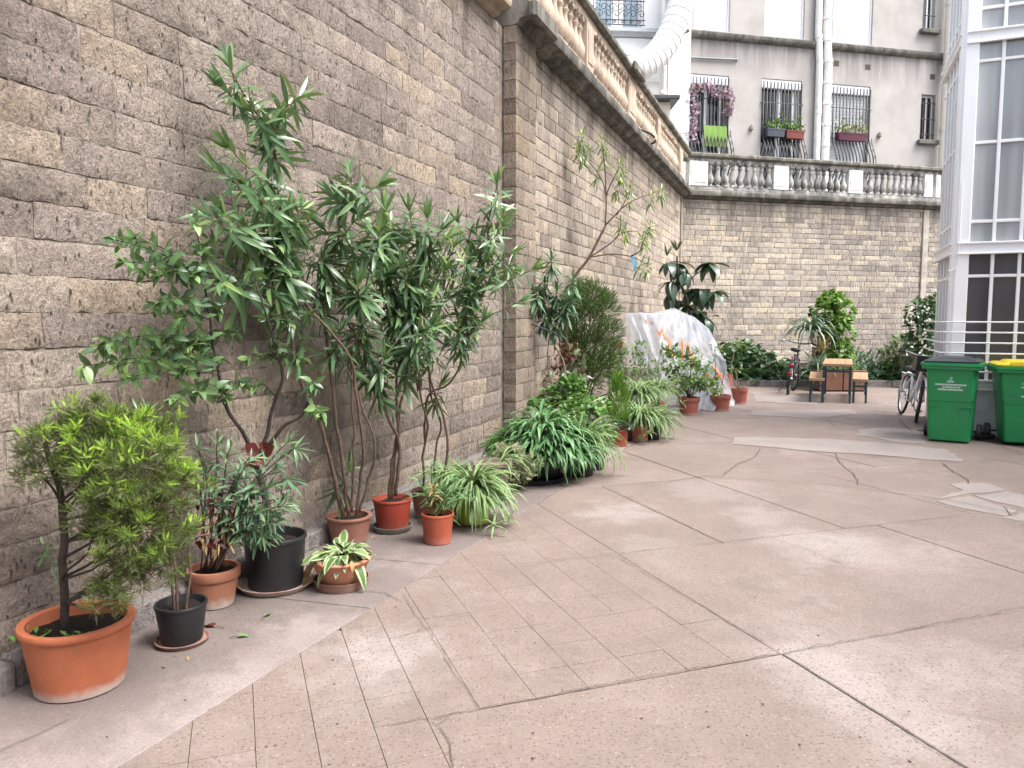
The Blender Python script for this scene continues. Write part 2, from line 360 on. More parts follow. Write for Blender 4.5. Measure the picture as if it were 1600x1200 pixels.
for pg in ([(1486, 757), (1540, 755), (1570, 766), (1520, 772), (1470, 780), (1500, 766)], [(1574, 768), (1600, 775), (1640, 800), (1600, 795), (1560, 786), (1524, 775)], [(1466, 785), (1520, 776), (1556, 788), (1590, 800), (1570, 806), (1500, 795)], [(1566, 810), (1595, 802), (1640, 812), (1640, 822), (1590, 815)]):
    patch(pg)
def crack(pts, wd):
    vs = []; fs = []; q = []
    for a, b in zip(pts, pts[1:]):
        A, B = G(*a), G(*b); n = max(2, int((B - A).length / .07))
        for i in range(n): q.append(A.lerp(B, i / n))
    q.append(G(*pts[-1]))
    for i, p in enumerate(q):
        d = (q[min(i + 1, len(q) - 1)] - q[max(i - 1, 0)]).normalized(); s = Vector((-d.y, d.x, 0))
        j = noise.noise(p * 9) * .022; k = wd * (.5 + .7 * abs(noise.noise(p * 5 + Vector((3, 3, 3))))) * (1 if 0 < i < len(q) - 1 else .3)
        for e in (-1, 1): vs.append((p.x + s.x * (j + e * k), p.y + s.y * (j + e * k), .0075))
    for i in range(len(q) - 1): fs.append((2 * i, 2 * i + 2, 2 * i + 3, 2 * i + 1))
    me = bpy.data.meshes.new('crack'); me.from_pydata(vs, [], fs); me.materials.append(M_CRACK); link('crack', me, paving)
for pts, wd in [([(950, 760), (1050, 752), (1106, 744), (1145, 748), (1181, 750), (1300, 758), (1475, 781), (1600, 806)], .006), ([(1128, 745), (1150, 727), (1180, 715), (1188, 700)], .007), ([(1304, 708), (1312, 724), (1335, 742), (1342, 760)], .007),
                ([(1146, 694), (1250, 704), (1390, 714), (1504, 724)], .008), ([(1473, 724), (1490, 738), (1514, 750), (1512, 758)], .008), ([(1570, 792), (1580, 808)], .007), ([(1404, 655), (1424, 674)], .01), ([(1290, 655), (1310, 672), (1380, 668)], .006),
                ([(600, 1137), (760, 1107), (1000, 1061), (1222, 1022), (1420, 984), (1610, 948)], .0028), ([(775, 887), (900, 873), (1125, 848), (1300, 829), (1506, 806)], .0026), ([(950, 762), (1040, 805), (1125, 848)], .003), ([(962, 869), (1100, 950), (1222, 1022)], .0026), ([(1222, 1022), (1360, 1108), (1510, 1205)], .003), ([(625, 925), (690, 1020), (750, 1109)], .0018), ([(1206, 842), (1280, 868), (1347, 894)], .0018),
                ([(564, 924), (600, 928), (630, 942)], .004), ([(672, 1128), (684, 1133), (700, 1118)], .002), ([(684, 1133), (700, 1165), (712, 1205)], .003), ([(1530, 684), (1600, 712)], .008), ([(870, 740), (985, 745)], .005), ([(880, 690), (1000, 720), (1130, 730)], .005),
                ([(1100, 655), (1250, 650), (1400, 658)], .008), ([(1180, 628), (1300, 634), (1400, 640)], .008), ([(-10, 1180), (60, 1150), (110, 1125)], .003), ([(610, 1000), (660, 985), (700, 975)], .002)]:
    crack(pts, wd)

# ------------------------------------------------------------------ stone walls
def stone_mesh(wd, ht, nx, nz, prot, rough, tone, m, seed):
    """rough-hewn face with worn arrises and sides running back into the joint (local: x along, -y out, z up)"""
    vs = []; N = (nx + 1) * (nz + 1); bl = min(.02, ht * .16)
    jx = [(R.uniform(-.006, .006), R.uniform(-.006, .006)) for _ in range(4)]
    for j in range(nz + 1):
        for i in range(nx + 1):
            fx, fz = i / nx, j / nz
            # crowd the outer rings to the arris
            if nx > 3: fx = 0 if i == 0 else 1 if i == nx else bl * .5 / wd + (1 - bl / wd) * (i - 1) / (nx - 2)
            if nz > 3: fz = 0 if j == 0 else 1 if j == nz else bl * .5 / ht + (1 - bl / ht) * (j - 1) / (nz - 2)
            x, z = (fx - .5) * wd, (fz - .5) * ht
            q = Vector((x * 4 + seed, z * 7, seed * 1.7))
            e = min(fx * wd, (1 - fx) * wd, fz * ht, (1 - fz) * ht)
            k = min(1, e / bl)
            nn = noise.noise(q) * .32 + noise.noise(Vector(((x + z * .8) * 30 + seed, (z - x * .7) * 10, seed))) * .5 + noise.noise(q * 5) * .3
            y = -(prot + rough * nn) * (.55 + .45 * k) + (1 - k) * .002
            wv = .011 * noise.noise(Vector((x * 11 + seed, z * 11, 9)))
            vs.append((x + (wv if 0 < i < nx else wv * 1.1), y, z + (wv if 0 < j < nz else wv)))
    fs = []
    for j in range(nz):
        for i in range(nx):
            a = j * (nx + 1) + i; fs.append((a, a + 1, a + nx + 2, a + nx + 1))
    ring = list(range(nx + 1)) + [j * (nx + 1) + nx for j in range(1, nz + 1)] + [nz * (nx + 1) + i for i in range(nx - 1, -1, -1)] + [j * (nx + 1) for j in range(nz - 1, 0, -1)]
    for r in ring: vs.append((vs[r][0], .045, vs[r][2]))
    L = len(ring)
    for k in range(L): fs.append((ring[k], N + k, N + (k + 1) % L, ring[(k + 1) % L]))
    return vs, fs
def stone_run(root, x_off, m, y_off, length, z0, z1, hr, lr, joint, prot, rough, base_s=0, budget=300, dens=1.0, tonef=None, seen=None):
    """courses of stones on local plane y=0; the largest in the picture become parts, the rest one part"""
    items = []; z = z0
    while z < z1 - .05:
        h = min(R.uniform(*hr), z1 - z)
        if z1 - z - h < .07: h = z1 - z
        x = -R.uniform(0, lr[0])
        ct = R.gauss(.5, .1)
        while x < length:
            l = R.uniform(*lr)
            if R.random() < .12: l *= .6
            xa, xb = max(x, 0), min(x + l, length)
            if xb - xa > .06: items.append((xa, xb, z, z + h, max(0, min(1, R.gauss(ct, .22)))))
            x += l
        z += h
    W = Matrix.Translation(root.location) @ root.rotation_euler.to_matrix().to_4x4()
    def size(it):
        c = W @ Vector(((it[0] + it[1]) / 2 + x_off, y_off, (it[2] + it[3]) / 2)) - Vector((0, 0, EYE))
        if c.y < .3: return -1
        px = 800 + c.x / c.y * FPX
        py = 495 - c.z / c.y * FPX
        a = (it[1] - it[0]) * (it[3] - it[2]) / c.length ** 2
        return a if -60 < px < 1660 and -80 < py < 1280 else a * 1e-4
    items.sort(key=size, reverse=True)
    bv = []; bf = []; bt = []
    for n, it in enumerate(items):
        wd, ht = it[1] - it[0] - joint * R.uniform(.4, 1.3), it[3] - it[2] - joint * R.uniform(.6, 1.2)
        own = n < budget
        k = dens if own else dens * .55
        nx = max(3, int(wd / .028 * k)); nz = max(3, int(ht / .028 * k))
        pr = prot * R.uniform(.6, 1.35)
        tone = it[4] if tonef is None else max(0, min(1, it[4] + tonef((it[0] + it[1]) / 2, (it[2] + it[3]) / 2)))
        vs, fs = stone_mesh(wd, ht, nx, nz, pr, rough * R.uniform(.6, 1.5), tone, m, R.uniform(0, 90))
        cx, cz = x_off + (it[0] + it[1]) / 2 + R.uniform(-.003, .003), (it[2] + it[3]) / 2 + R.uniform(-.003, .003)
        if own:
            me = bpy.data.meshes.new('stone'); me.from_pydata(vs, [], fs); me.materials.append(m); me.shade_smooth(); me.set_sharp_from_angle(angle=1.0)
            a = me.attributes.new('tone', 'FLOAT', 'POINT'); a.data.foreach_set('value', np.full(len(vs), tone, np.float32))
            o = link('stone', me, root); o.location = (cx, y_off, cz); o.rotation_euler = (R.uniform(-.012, .012), R.uniform(-.008, .008), R.uniform(-.012, .012))
        else:
            b = len(bv); bv += [(v[0] + cx, v[1] + y_off, v[2] + cz) for v in vs]; bf += [tuple(i + b for i in f) for f in fs]; bt += [tone] * len(vs)
    if bv:
        me = bpy.data.meshes.new('stonework'); me.from_pydata(bv, [], bf); me.materials.append(m); me.shade_smooth(); me.set_sharp_from_angle(angle=1.0)
        a = me.attributes.new('tone', 'FLOAT', 'POINT'); a.data.foreach_set('value', np.array(bt, np.float32))
        link('stonework', me, root, 'stuff')
def unit(a, b): d = Vector(b) - Vector(a); return d.normalized(), d.length
H_L, H_B = 4.82, 4.78
NA, NB = (-2.27, 3.10), (-.13, 8.75)
nd, nl = unit(NA, NB)
NA2 = Vector(NA) - nd * 3.2
near = thing('stone_wall', 'tall rough brown stone wall rising behind the near potted plants', 'wall', (NA2.x, NA2.y, 0), math.atan2(nd.y, nd.x))
M_MORT = simple('old_mortar', (.195, .162, .138), .95, 0, .45, 11, 1)
M_MORT2 = simple('pale_mortar', (.16, .134, .112), .95, 0, .4, 11, 1)
M_STN = stone_mat('near_stone', near, (.165, .137, .118), (.325, .270, .230), (.465, .395, .330), .5, .55)
near_len = nl + 3.2
MB().box(0, near_len + .3, .003, .5, 0, H_L).build('mortar_core', M_MORT, near)
stone_run(near, 0, M_STN, 0, near_len, .10, H_L, (.155, .182), (.34, .74), .006, .0055, .014, budget=300, dens=1.35, tonef=lambda x, z: -.08 + .03 * z)
# low kerb stones at the foot of the near wall
M_KERB = stone_mat('kerb_stone', near, (.22, .2, .185), (.36, .33, .305), (.46, .43, .40), .3, .4)
kx = .2
while kx < near_len - .6:
    l = R.uniform(.8, 1.3); l = min(l, near_len - .5 - kx)
    o = MB().box(0, l - .012, -.115, .01, -.02, .125 + R.uniform(-.01, .01), .012).build('kerb_stone', M_KERB, near, 'auto'); o.location = (kx, R.uniform(-.01, .01), 0)
    kx += l
FA, FB = (0, 8.75), (4.65, 20.9)
fd, fl = unit(FA, FB)
far = thing('stone_wall', 'lighter stone wall running on from the pilaster to the corner below the weathered balustrade', 'wall', (FA[0], FA[1], 0), math.atan2(fd.y, fd.x))
M_STF = stone_mat('far_stone', far, (.21, .178, .150), (.38, .322, .268), (.52, .445, .36), .5, .45, .75, .55, .6)
MB().box(.3, fl, .073, .5, 0, H_L).build('mortar_core', M_MORT2, far)

PW = .68                                                         # pilaster width
stone_run(far, PW, M_STF, .06, fl - PW - .3, .05, H_L, (.15, .185), (.26, .55), .011, .0045, .011, budget=285, dens=.75, tonef=lambda x, z: .05 * math.sin(x * .7))
# corner strip of the wall and a second flat strip, then the pilaster as a thing of its own
stone_run(far, fl - .30, M_STF, .03, .30, .05, H_L, (.3, .42), (.30, .30), .006, .004, .006, budget=12, dens=.5)
pil = thing('stone_pilaster', 'flat dressed stone pilaster standing between the brown wall and the lighter wall', 'pilaster', (FA[0], FA[1], 0), math.atan2(fd.y, fd.x))
M_STP = stone_mat('pilaster_stone', pil, (.18, .148, .118), (.30, .245, .195), (.42, .35, .275), .6, .4)
MB().box(.012, PW - .012, -.035, .3, 0, H_L - .012).build('mortar_core', M_MORT, pil)
z = .02; k = 0
while z < H_L - .02:
    h = min(R.uniform(.17, .21), H_L - z)
    if H_L - z - h < .08: h = H_L - z
    xs = [0, .43, PW] if k % 2 == 0 else [0, .25, PW]
    for a, b in zip(xs, xs[1:]):
        vs, fs = stone_mesh(b - a - .007, h - .008, max(8, int((b - a) / .03)), 6, .006, .009, .5, M_STP, R.uniform(0, 90))
        vs = [(v[0], v[1] - .045 if v[1] < .04 else .1, v[2]) for v in vs]
        me = bpy.data.meshes.new('stone'); me.from_pydata(vs, [], fs); me.materials.append(M_STP); me.shade_smooth(); me.set_sharp_from_angle(angle=1.0)
        at = me.attributes.new('tone', 'FLOAT', 'POINT'); at.data.foreach_set('value', np.full(len(vs), max(0, min(1, R.gauss(.5, .2))), np.float32))
        o = link('stone', me, pil); o.location = ((a + b) / 2, 0, z + h / 2)
    z += h; k += 1
BA = (4.60, 20.95); _p = ray(1470, 495); BB = (_p.x / _p.y * 23.25, 23.25)
bd, bl = unit(BA, BB); bl += 2.2
back = thing('stone_wall', 'grey and buff stone wall closing the end of the courtyard behind the table', 'wall', (BA[0], BA[1], 0), math.atan2(bd.y, bd.x))
M_STB = stone_mat('back_stone', back, (.22, .197, .176), (.39, .348, .300), (.55, .485, .395), .5, .3, .66, .4, .5)
MB().box(0, bl, .012, .5, 0, H_B).build('mortar_core', M_MORT2, back)
stone_run(back, 0, M_STB, 0, bl, .05, H_B, (.135, .165), (.3, .58), .013, .005, .013, budget=295, dens=.55, tonef=lambda x, z: .10 - .03 * x + (.12 if 2.2 < z < 4 and x < 4 else 0))
st = MB().box(.0, .2, -.05, .02, .1, H_B - .01, .01).build('wall_strip', simple('pale_render_strip', (.36, .325, .28), .9, 0, .3, 5, .6), back)
_s, _z = hit(BA, bd, 1438, 420); st.location = (_s, 0, 0)

# ------------------------------------------------------------------ string course and balustrades
def lichen_mat(name, base, dark, green, amt=.5, streak=.25):
    m, t = mat(name); p = t.pos(); s = t.pos((1, 1, streak))
    c = t.ramp(t.noise(p, 5, 6, .65), [(.3, tuple(x * .75 for x in base)), (.7, base)])
    c = t.mix(t.ramp(t.noise(s, 3.4, 7, .68, .7), [(.5 - amt * .28, (0, 0, 0)), (.72 - amt * .2, (.9, .9, .9))]), c, dark)
    c = t.mix(t.ramp(t.noise(p, 2.2, 6, .7), [(.54, (0, 0, 0)), (.72, (.6, .6, .6))]), c, green)
    c = t.mix(t.ramp(t.noise(p, 17, 6, .7), [(.6, (0, 0, 0)), (.7, (.5, .5, .5))]), c, tuple(min(1, x * 1.35) for x in base))
    t.out(c, .92, 0, t.bump(t.noise(p, 48, 6, .7), .7, .012), .25); return m
M_CORN = lichen_mat('lichened_string_course', (.34, .31, .27), (.065, .066, .06), (.13, .135, .075), .75)
M_COPE = lichen_mat('lichened_coping', (.33, .305, .26), (.075, .075, .062), (.16, .16, .08), .8)
M_BALW = lichen_mat('warm_baluster_stone', (.52, .42, .33), (.22, .165, .125), (.33, .27, .2), .12)
M_BALG = lichen_mat('weathered_grey_baluster_stone', (.58, .56, .525), (.10, .098, .096), (.24, .23, .205), .62)
M_POSTW = simple('peeling_white_paint', (.66, .655, .64), .85, 0, .1, 6, .5, .3, (.25, .25, .26), 4)
def profile_run(name, prof, length, m, parent, x0=0, seg=1.1):
    """moulding swept along x; prof = (outward, z) list; built in lengths with tiny butt joints"""
    n = max(1, round(length / seg))
    for i in range(n):
        a, b = x0 + length * i / n, x0 + length * (i + 1) / n - .005
        k = max(2, int((b - a) / .12)); vs = []; fs = []; L = len(prof)
        for j in range(k + 1):
            x = a + (b - a) * j / k
            for (o, z) in prof:
                q = Vector((x * 5 + parent.location.x, o * 9, z * 6)); e = noise.noise(q) * .010
                vs.append((x, -(o + (e if o > .02 else 0)), z + e * .6))
        for j in range(k):
            for r in range(L): fs.append((j * L + r, j * L + (r + 1) % L, (j + 1) * L + (r + 1) % L, (j + 1) * L + r))
        fs.append(tuple(range(L))); fs.append(tuple(range(k * L + L - 1, k * L - 1, -1)))
        mb = MB(); mb.add(vs, fs); mb.build(name, m, parent, 'auto')
BAL_PROF = [(.075, 0), (.075, .035), (.058, .05), (.052, .07), (.085, .12), (.1, .18), (.096, .235), (.07, .30), (.048, .37), (.041, .43), (.044, .47), (.062, .50), (.062, .515), (.048, .53), (.05, .575), (.078, .60), (.078, .66)]
bal_me = {}
def balustrade(name, label, p0, d, length, posts, zc, mb_, mpost, m_corn, m_cope, pw=.32, bal_gap=.215, breakf=()):
    root = thing(name, label, 'balustrade', (p0[0], p0[1], 0), math.atan2(d.y, d.x))
    profile_run('string_course', [(-.3, zc), (.0, zc), (.06, zc + .015), (.10, zc + .07), (.2, zc + .085), (.215, zc + .115), (.215, zc + .205), (.19, zc + .235), (.07, zc + .262), (-.3, zc + .262)], length, m_corn, root)
    z1 = zc + .262
    profile_run('plinth', [(-.16, z1 + .001), (.08, z1 + .001), (.08, z1 + .075), (.06, z1 + .09), (-.16, z1 + .09)], length, mb_, root, seg=1.6)
    zb = z1 + .09; zt = zb + .66
    profile_run('rail', [(-.13, zt + .001), (.075, zt + .001), (.085, zt + .055), (.085, zt + .085), (-.13, zt + .085)], length, mb_, root, seg=2)
    profile_run('coping', [(-.18, zt + .086), (.13, zt + .086), (.17, zt + .125), (.17, zt + .185), (.13, zt + .215), (-.18, zt + .235)], length, m_cope, root, seg=1.3)
    key = mb_.name
    if key not in bal_me:
        q = MB().lathe(BAL_PROF, n=12); q.box(-.078, .078, -.078, .078, .615, .659); q.box(-.08, .08, -.08, .08, .001, .032); bal_me[key] = q.mesh('baluster', mb_, True); bal_me[key].set_sharp_from_angle(angle=.7)
    for (a, wd) in posts:
        mp = mpost
        MB().box(a - wd / 2, a + wd / 2, -.095, .14, zb + .001, zt - .001, .008).build('post', mp, root, 'auto')
        MB().box(a - wd / 2 + .05, a + wd / 2 - .05, -.106, -.094, zb + .09, zt - .1, .006).build('post_panel', mp, root, 'auto')
    edges = sorted(posts)
    for (a, wa), (b, wb) in zip(edges, edges[1:]):
        x0, x1 = a + wa / 2, b - wb / 2; n = int((x1 - x0) / bal_gap)
        for i in range(n):
            o = link('baluster', bal_me[key], root); o.location = (x0 + (x1 - x0) * (i + .5) / n, -.0, zb); o.rotation_euler = (R.uniform(-.012, .012), R.uniform(-.012, .012), R.uniform(-.2, .2))
    return root, zt + .235
ps = [(hit(FA, fd, px, 200)[0], w_) for px, w_ in ((912, .36), (980, .62), (1024, .36), (1060, .5))]
balL, ZL = balustrade('stone_balustrade', 'weathered warm stone balustrade with mossy coping on top of the long side wall', FA, fd, fl - .06, [(.36, .6)] + ps, H_L, M_BALW, M_BALW, M_CORN, M_COPE)
# break forward of the string course over the pilaster and the end block at the big pier
MB().box(-.06, PW + .1, -.30, -.20, H_L + .03, H_L + .235, .03).build('string_course', M_CORN, balL, 'auto')
MB().box(ps[1][0] - .42, ps[1][0] + .42, -.245, -.165, ZL - .16, ZL + .02, .03).build('coping', M_COPE, balL, 'auto')
balN, _ = balustrade('stone_balustrade', 'pale stone balustrade end above the near brown wall, cut by the top of the photo', NA2, nd, near_len - .2, [(.2, .5), (2.7, .4), (5.4, .4), (near_len - .5, .5)], H_L, M_BALW, M_BALW, M_BALW, M_COPE)
psb = [(hit(BA, bd, px, 280)[0], w_) for px, w_ in ((1089, .56), (1218, .48), (1334, .48), (1448, .30), (1463, .18))]
balB, ZB = balustrade('stone_balustrade', 'grey stained balustrade with white painted posts across the end wall', BA, bd, bl - .3, psb + [(bl - .8, .4)], H_B, M_BALG, M_POSTW, M_CORN, M_COPE)
TZ = H_L + .20
M_TERR = simple('terrace_roofing', (.3, .29, .28), .9)
ter = MB().add([(FA[0] - 6, 8, TZ), (FA[0] + .0, 8.75, TZ), (FB[0], FB[1] + .15, TZ), (BB[0] + 3, BB[1] + 1.0, TZ), (BB[0] + 3, 40, TZ), (-12, 40, TZ)], [(0, 1, 2, 3, 4, 5)]).build('terrace', M_TERR)
tag(ter, 'raised terrace behind the balustrades', kind='structure')
# ------------------------------------------------------------------ buildings behind the terrace
def facade(mb, x0, x1, z0, z1, holes, y=0, depth=.22):
    xs = sorted({x0, x1, *[h[0] for h in holes], *[h[1] for h in holes]}); zs = sorted({z0, z1, *[h[2] for h in holes], *[h[3] for h in holes]})
    for a, b in zip(xs, xs[1:]):
        for c, d in zip(zs, zs[1:]):
            if any(h[0] <= a and b <= h[1] and h[2] <= c and d <= h[3] for h in holes): continue
            mb.add([(a, y, c), (b, y, c), (b, y, d), (a, y, d)], [(0, 1, 2, 3)])
    for (a, b, c, d) in holes:
        Y = y + depth
        mb.add([(a, y, c), (b, y, c), (b, Y, c), (a, Y, c)], [(0, 1, 2, 3)]); mb.add([(a, y, d), (b, y, d), (b, Y, d), (a, Y, d)], [(3, 2, 1, 0)])
        mb.add([(a, y, c), (a, Y, c), (a, Y, d), (a, y, d)], [(0, 1, 2, 3)]); mb.add([(b, y, c), (b, Y, c), (b, Y, d), (b, y, d)], [(3, 2, 1, 0)])
    return mb
def stucco_mat():
    m, t = mat('grey_beige_stucco'); p = t.pos(); s = t.pos((1, 1, .09))
    c = t.ramp(t.noise(p, .9, 7, .62), [(.3, (.30, .283, .268)), (.55, (.38, .36, .343)), (.75, (.415, .402, .392))])
    z = t.n('ShaderNodeSeparateXYZ'); t.l(p, z.inputs[0])
    up = t.ramp(t.math('MULTIPLY_ADD', z.outputs[2], .9, -7.75), [(0, (0, 0, 0)), (1, (1, 1, 1))])        # runs of grime below the ledge
    up = t.math('MULTIPLY', up, t.math('LESS_THAN', z.outputs[2], 9.75))
    c = t.mix(t.math('MULTIPLY', up, t.ramp(t.noise(s, 3.2, 6, .65, .5), [(.34, (0, 0, 0)), (.56, (.95, .95, .95))])), c, (.16, .15, .145))
    c = t.mix(t.math('MULTIPLY', up, t.ramp(t.noise(s, 6, 4, .6), [(.62, (0, 0, 0)), (.68, (.8, .8, .8))])), c, (.58, .56, .53))
    c = t.mix(t.ramp(t.noise(s, 1.6, 6, .6), [(.52, (0, 0, 0)), (.8, (.45, .45, .45))]), c, (.27, .25, .24))
    t.out(c, .92, 0, t.bump(t.noise(p, 60, 5, .7), .3, .006), .3); return m
M_STUC = stucco_mat()
M_WHITE = simple('white_painted_wall', (.86, .855, .84), .8, 0, .03, 2, .2)
M_SHUT = simple('white_roller_shutter', (.60, .625, .66), .5, 0, .03)
M_WFRAME = simple('white_window_frame', (.76, .77, .78), .4, 0, .03)
M_IRON = simple('black_wrought_iron', (.018, .02, .024), .5, 0, .2)
M_DARKGL = mat('dark_window_glass'); _t = M_DARKGL[1]; _t.out((.018, .022, .027), .06, 0, None, .6); M_DARKGL = M_DARKGL[0]
M_LEDGE = lichen_mat('mossy_ledge', (.30, .28, .25), (.08, .08, .075), (.13, .13, .09), .75)
M_PVC = simple('white_pvc_pipe', (.74, .735, .71), .45, 0, .06, 3, 0, .5, (.52, .5, .46), 5)
M_LEAD = simple('dark_zinc', (.06, .062, .066), .5, .3, .25)
f0 = ray(1085, 52); f0 = (f0.x / f0.y * 22.9, 22.9); f1 = ray(1475, 88); f1 = (f1.x / f1.y * 24.85, 24.85)
gd, gl = unit(f0, f1); gx = -.35
grey = thing('grey_building', 'grey beige stucco apartment house with barred windows and white shutters above the terrace', 'building', (f0[0], f0[1], 0), math.atan2(gd.y, gd.x))
def fh(px, py): return hit(f0, gd, px, py)
low = []
for (xa, ya, xb, yb) in ((1075, 114, 1139, 246), (1191, 122, 1253, 250), (1300, 131, 1360, 256)):
    s0, zt = fh(xa, ya); s1, _ = fh(xb, ya + (xb - xa) * .09); low.append((s0, s1, TZ + .12, zt))
upp = []
for (xa, xb, yb) in ((1085, 1140, 52), (1194, 1256, 61), (1301, 1362, 70)):
    s0, zb = fh(xa, yb); s1, _ = fh(xb, yb); upp.append((s0, s1, 9.92, 12.3))
s0, zt = fh(1440, 147); s1, _ = fh(1462, 150); _, zb = fh(1440, 219); small_lo = (s0, s1, zb, zt)
s0, _ = fh(1443, 0); s1, _ = fh(1462, 0); _, zb = fh(1443, 46); small_up = (s0, s1, zb, 12.2)
wallb = MB(); facade(wallb, gx, gl + 3.4, TZ - .3, 15, low + upp + [small_lo, small_up])
wallb.box(gx, gl + 3.4, .23, .4, TZ - .3, 15); wallb.build('wall', M_STUC, grey)
profile_run('ledge', [(-.02, 9.66), (.06, 9.66), (.12, 9.70), (.15, 9.76), (.15, 9.83), (-.02, 9.86)], gl + 3.4, M_LEDGE, grey, gx, 2.2)
def bars_profile(z0, z1, zb0, zb1, belly):
    pts = [(0, -.06, z0)]
    for i in range(0, 13):
        q = i / 12; pts.append((0, -.06 - belly * math.sin(math.pi * q ** .85) ** 1.4, zb0 + (zb1 - zb0) * q))
    pts.append((0, -.06, z1)); return pts
def scrolls(mb, x, z, r, y=-.07, flip=1, k=14, th=.010):
    pts = []
    for i in range(k + 1):
        a = i / k * 2.2 * math.pi; rr = r * (1 - .72 * i / k); pts.append((x + flip * rr * math.cos(a), y, z + rr * math.sin(a)))
    mb.tube(pts, th, 4)
for wi, (a, b, c, d) in enumerate(low):
    wn = thing('window', None, None); wn.parent = grey; wn.location = (a, .17, c)
    W_, H_ = b - a, d - c
    fr = MB().box(0, .07, -.02, .05, 0, H_).box(W_ - .07, W_, -.02, .05, 0, H_).box(.07, W_ - .07, -.02, .05, 0, .09).box(.07, W_ - .07, -.02, .05, H_ - .08, H_)
    if wi < 2: fr.box(W_ * .44, W_ * .44 + .06, -.03, .05, .09, H_ - .08).box(W_ * .44 + .075, W_ * .44 + .135, -.03, .05, .09, H_ - .08).box(W_ * .84, W_ * .84 + .07, -.025, .05, .09, H_ - .08)
    fr.build('frame', M_WFRAME, wn)
    MB().box(.05, W_ - .05, .02, .03, .05, H_ - .05).build('pane', M_DARKGL, wn)
    bx = MB().box(.005, W_ - .005, -.15, -.03, H_ - .27, H_ - .005, .012).build('shutter_box', M_SHUT, wn)
    if wi == 2:
        sm = MB(); n = 34
        for i in range(n): sm.box(.02, W_ - .02, -.055 , -.035 , .02 + (H_ - .3) * i / n, .02 + (H_ - .3) * (i + .82) / n)
        sm.box(.02, W_ - .02, -.034, -.03, .02, H_ - .28); sm.build('roller_shutter', M_SHUT, wn)
    gr = thing('window_grille', None, None); gr.parent = grey; gr.location = (a, 0, c)
    zb0, zb1 = H_ * .16, H_ * .54
    mb = MB(); mb.tube(bars_profile(.0, H_ - .1, zb0, zb1, .26), .02, 5); me = mb.mesh('bar', M_IRON, True)
    n = 12
    for i in range(n):
        o = link('bar', me, gr); o.location = (.0 + W_ * (i + .25) / (n - .5), 0, 0)
    rl = MB()
    for z in (.05, .2, H_ * .54, H_ * .8): rl.tube([(-.03, -.06, z), (W_ + .03, -.06, z)], .013, 5)
    for z in (.05, H_ * .8): rl.tube([(-.03, -.06, z), (-.03, .02, z)], .012, 5); rl.tube([(W_ + .03, -.06, z), (W_ + .03, .02, z)], .012, 5)
    rl.build('rail', M_IRON, gr)
    sc_ = MB()
    for i in range(5): scrolls(sc_, W_ * (i + .5) / 5, .30 + .05 * (i % 2), .075, -.1, 1 if i % 2 else -1)
    for i in range(6):
        q = (i + .5) / 6; sc_.torus((W_ + .035, -.06 - .22 * math.sin(math.pi * q ** .85) ** 1.4, zb0 + (zb1 - zb0) * q), .042, .009, (1, 0, 0), 10, 4)
    sc_.tube([(p[0] + W_ + .035, p[1] - .05, p[2]) for p in bars_profile(zb0 - .05, zb1 + .05, zb0, zb1, .24)], .012, 5)
    sc_.build('scrollwork', M_IRON, gr)
for (a, b, c, d) in upp:
    wn = thing('window', None, None); wn.parent = grey; wn.location = (a, .10, c)
    W_, H_ = b - a, d - c; sm = MB(); n = 44
    for i in range(n): sm.box(.02, W_ - .02, -.03, -.005, H_ * i / n, H_ * (i + .8) / n)
    sm.box(.02, W_ - .02, -.006, 0, 0, H_); sm.build('roller_shutter', M_SHUT, wn)
    MB().box(0, .05, -.05, .04, 0, H_).box(W_ - .05, W_, -.05, .04, 0, H_).build('guide_rail', M_WFRAME, wn)
for (a, b, c, d), nb in ((small_lo, 4), (small_up, 0)):
    wn = thing('window', None, None); wn.parent = grey; wn.location = (a, .16, c); W_, H_ = b - a, d - c
    MB().box(0, .05, -.02, .04, 0, H_).box(W_ - .05, W_, -.02, .04, 0, H_).box(.05, W_ - .05, -.02, .04, 0, .06).box(.05, W_ - .05, -.02, .04, H_ - .06, H_).box(W_ * .55, W_ * .55 + .05, -.02, .04, .06, H_ - .06).build('frame', M_WFRAME, wn)
    MB().box(.03, W_ - .03, .0, .01, .03, H_ - .03).build('pane', M_DARKGL, wn)
    ib = MB()
    for i in range(nb): ib.tube([(W_ * (i + .5) / nb, -.19, .02), (W_ * (i + .5) / nb, -.19, H_ * .86)], .012, 5)
    for z in ((.12, .45, .8) if nb else (.25,)): ib.tube([(0, -.19, H_ * z), (W_, -.19, H_ * z)], .013, 5)
    ib.build('bar', simple('rusty_iron', (.07, .04, .035), .7), wn)
    MB().box(-.12, W_ + .12, -.32, -.16, -.14, -.005, .02).build('sill', M_LEDGE, wn)
vh = MB()
for (px, py) in ((1307, 99), (1356, 105), (1457, 120)):
    s, z = fh(px, py); vh.box(s - .09, s + .09, -.006, .02, z - .08, z + .08)
vh.build('vent_hole', simple('vent_dark', (.07, .055, .05), .9), grey)  # flat dark plates drawn for the vent holes
hk = MB()
for (px, py) in ((1173, 200), (1373, 211), (1288, 206)):
    s, z = fh(px, py); hk.lathe([(.02, -.08), (.07, -.06), (.05, .05), (.02, .09)], (s, -.05, z), 8)
hk.build('wall_hook', simple('old_hook', (.2, .19, .17), .8), grey)
s0, z0 = fh(1078, 91); s1, z1 = fh(1150, 93)
pp = MB().tube([(s0, -.05, z0), (s1, -.05, z1 - .02), (s1 + .05, -.02, z1)], .03, 6).build('pipe', simple('verdigris_pipe', (.16, .2, .19), .6), grey)
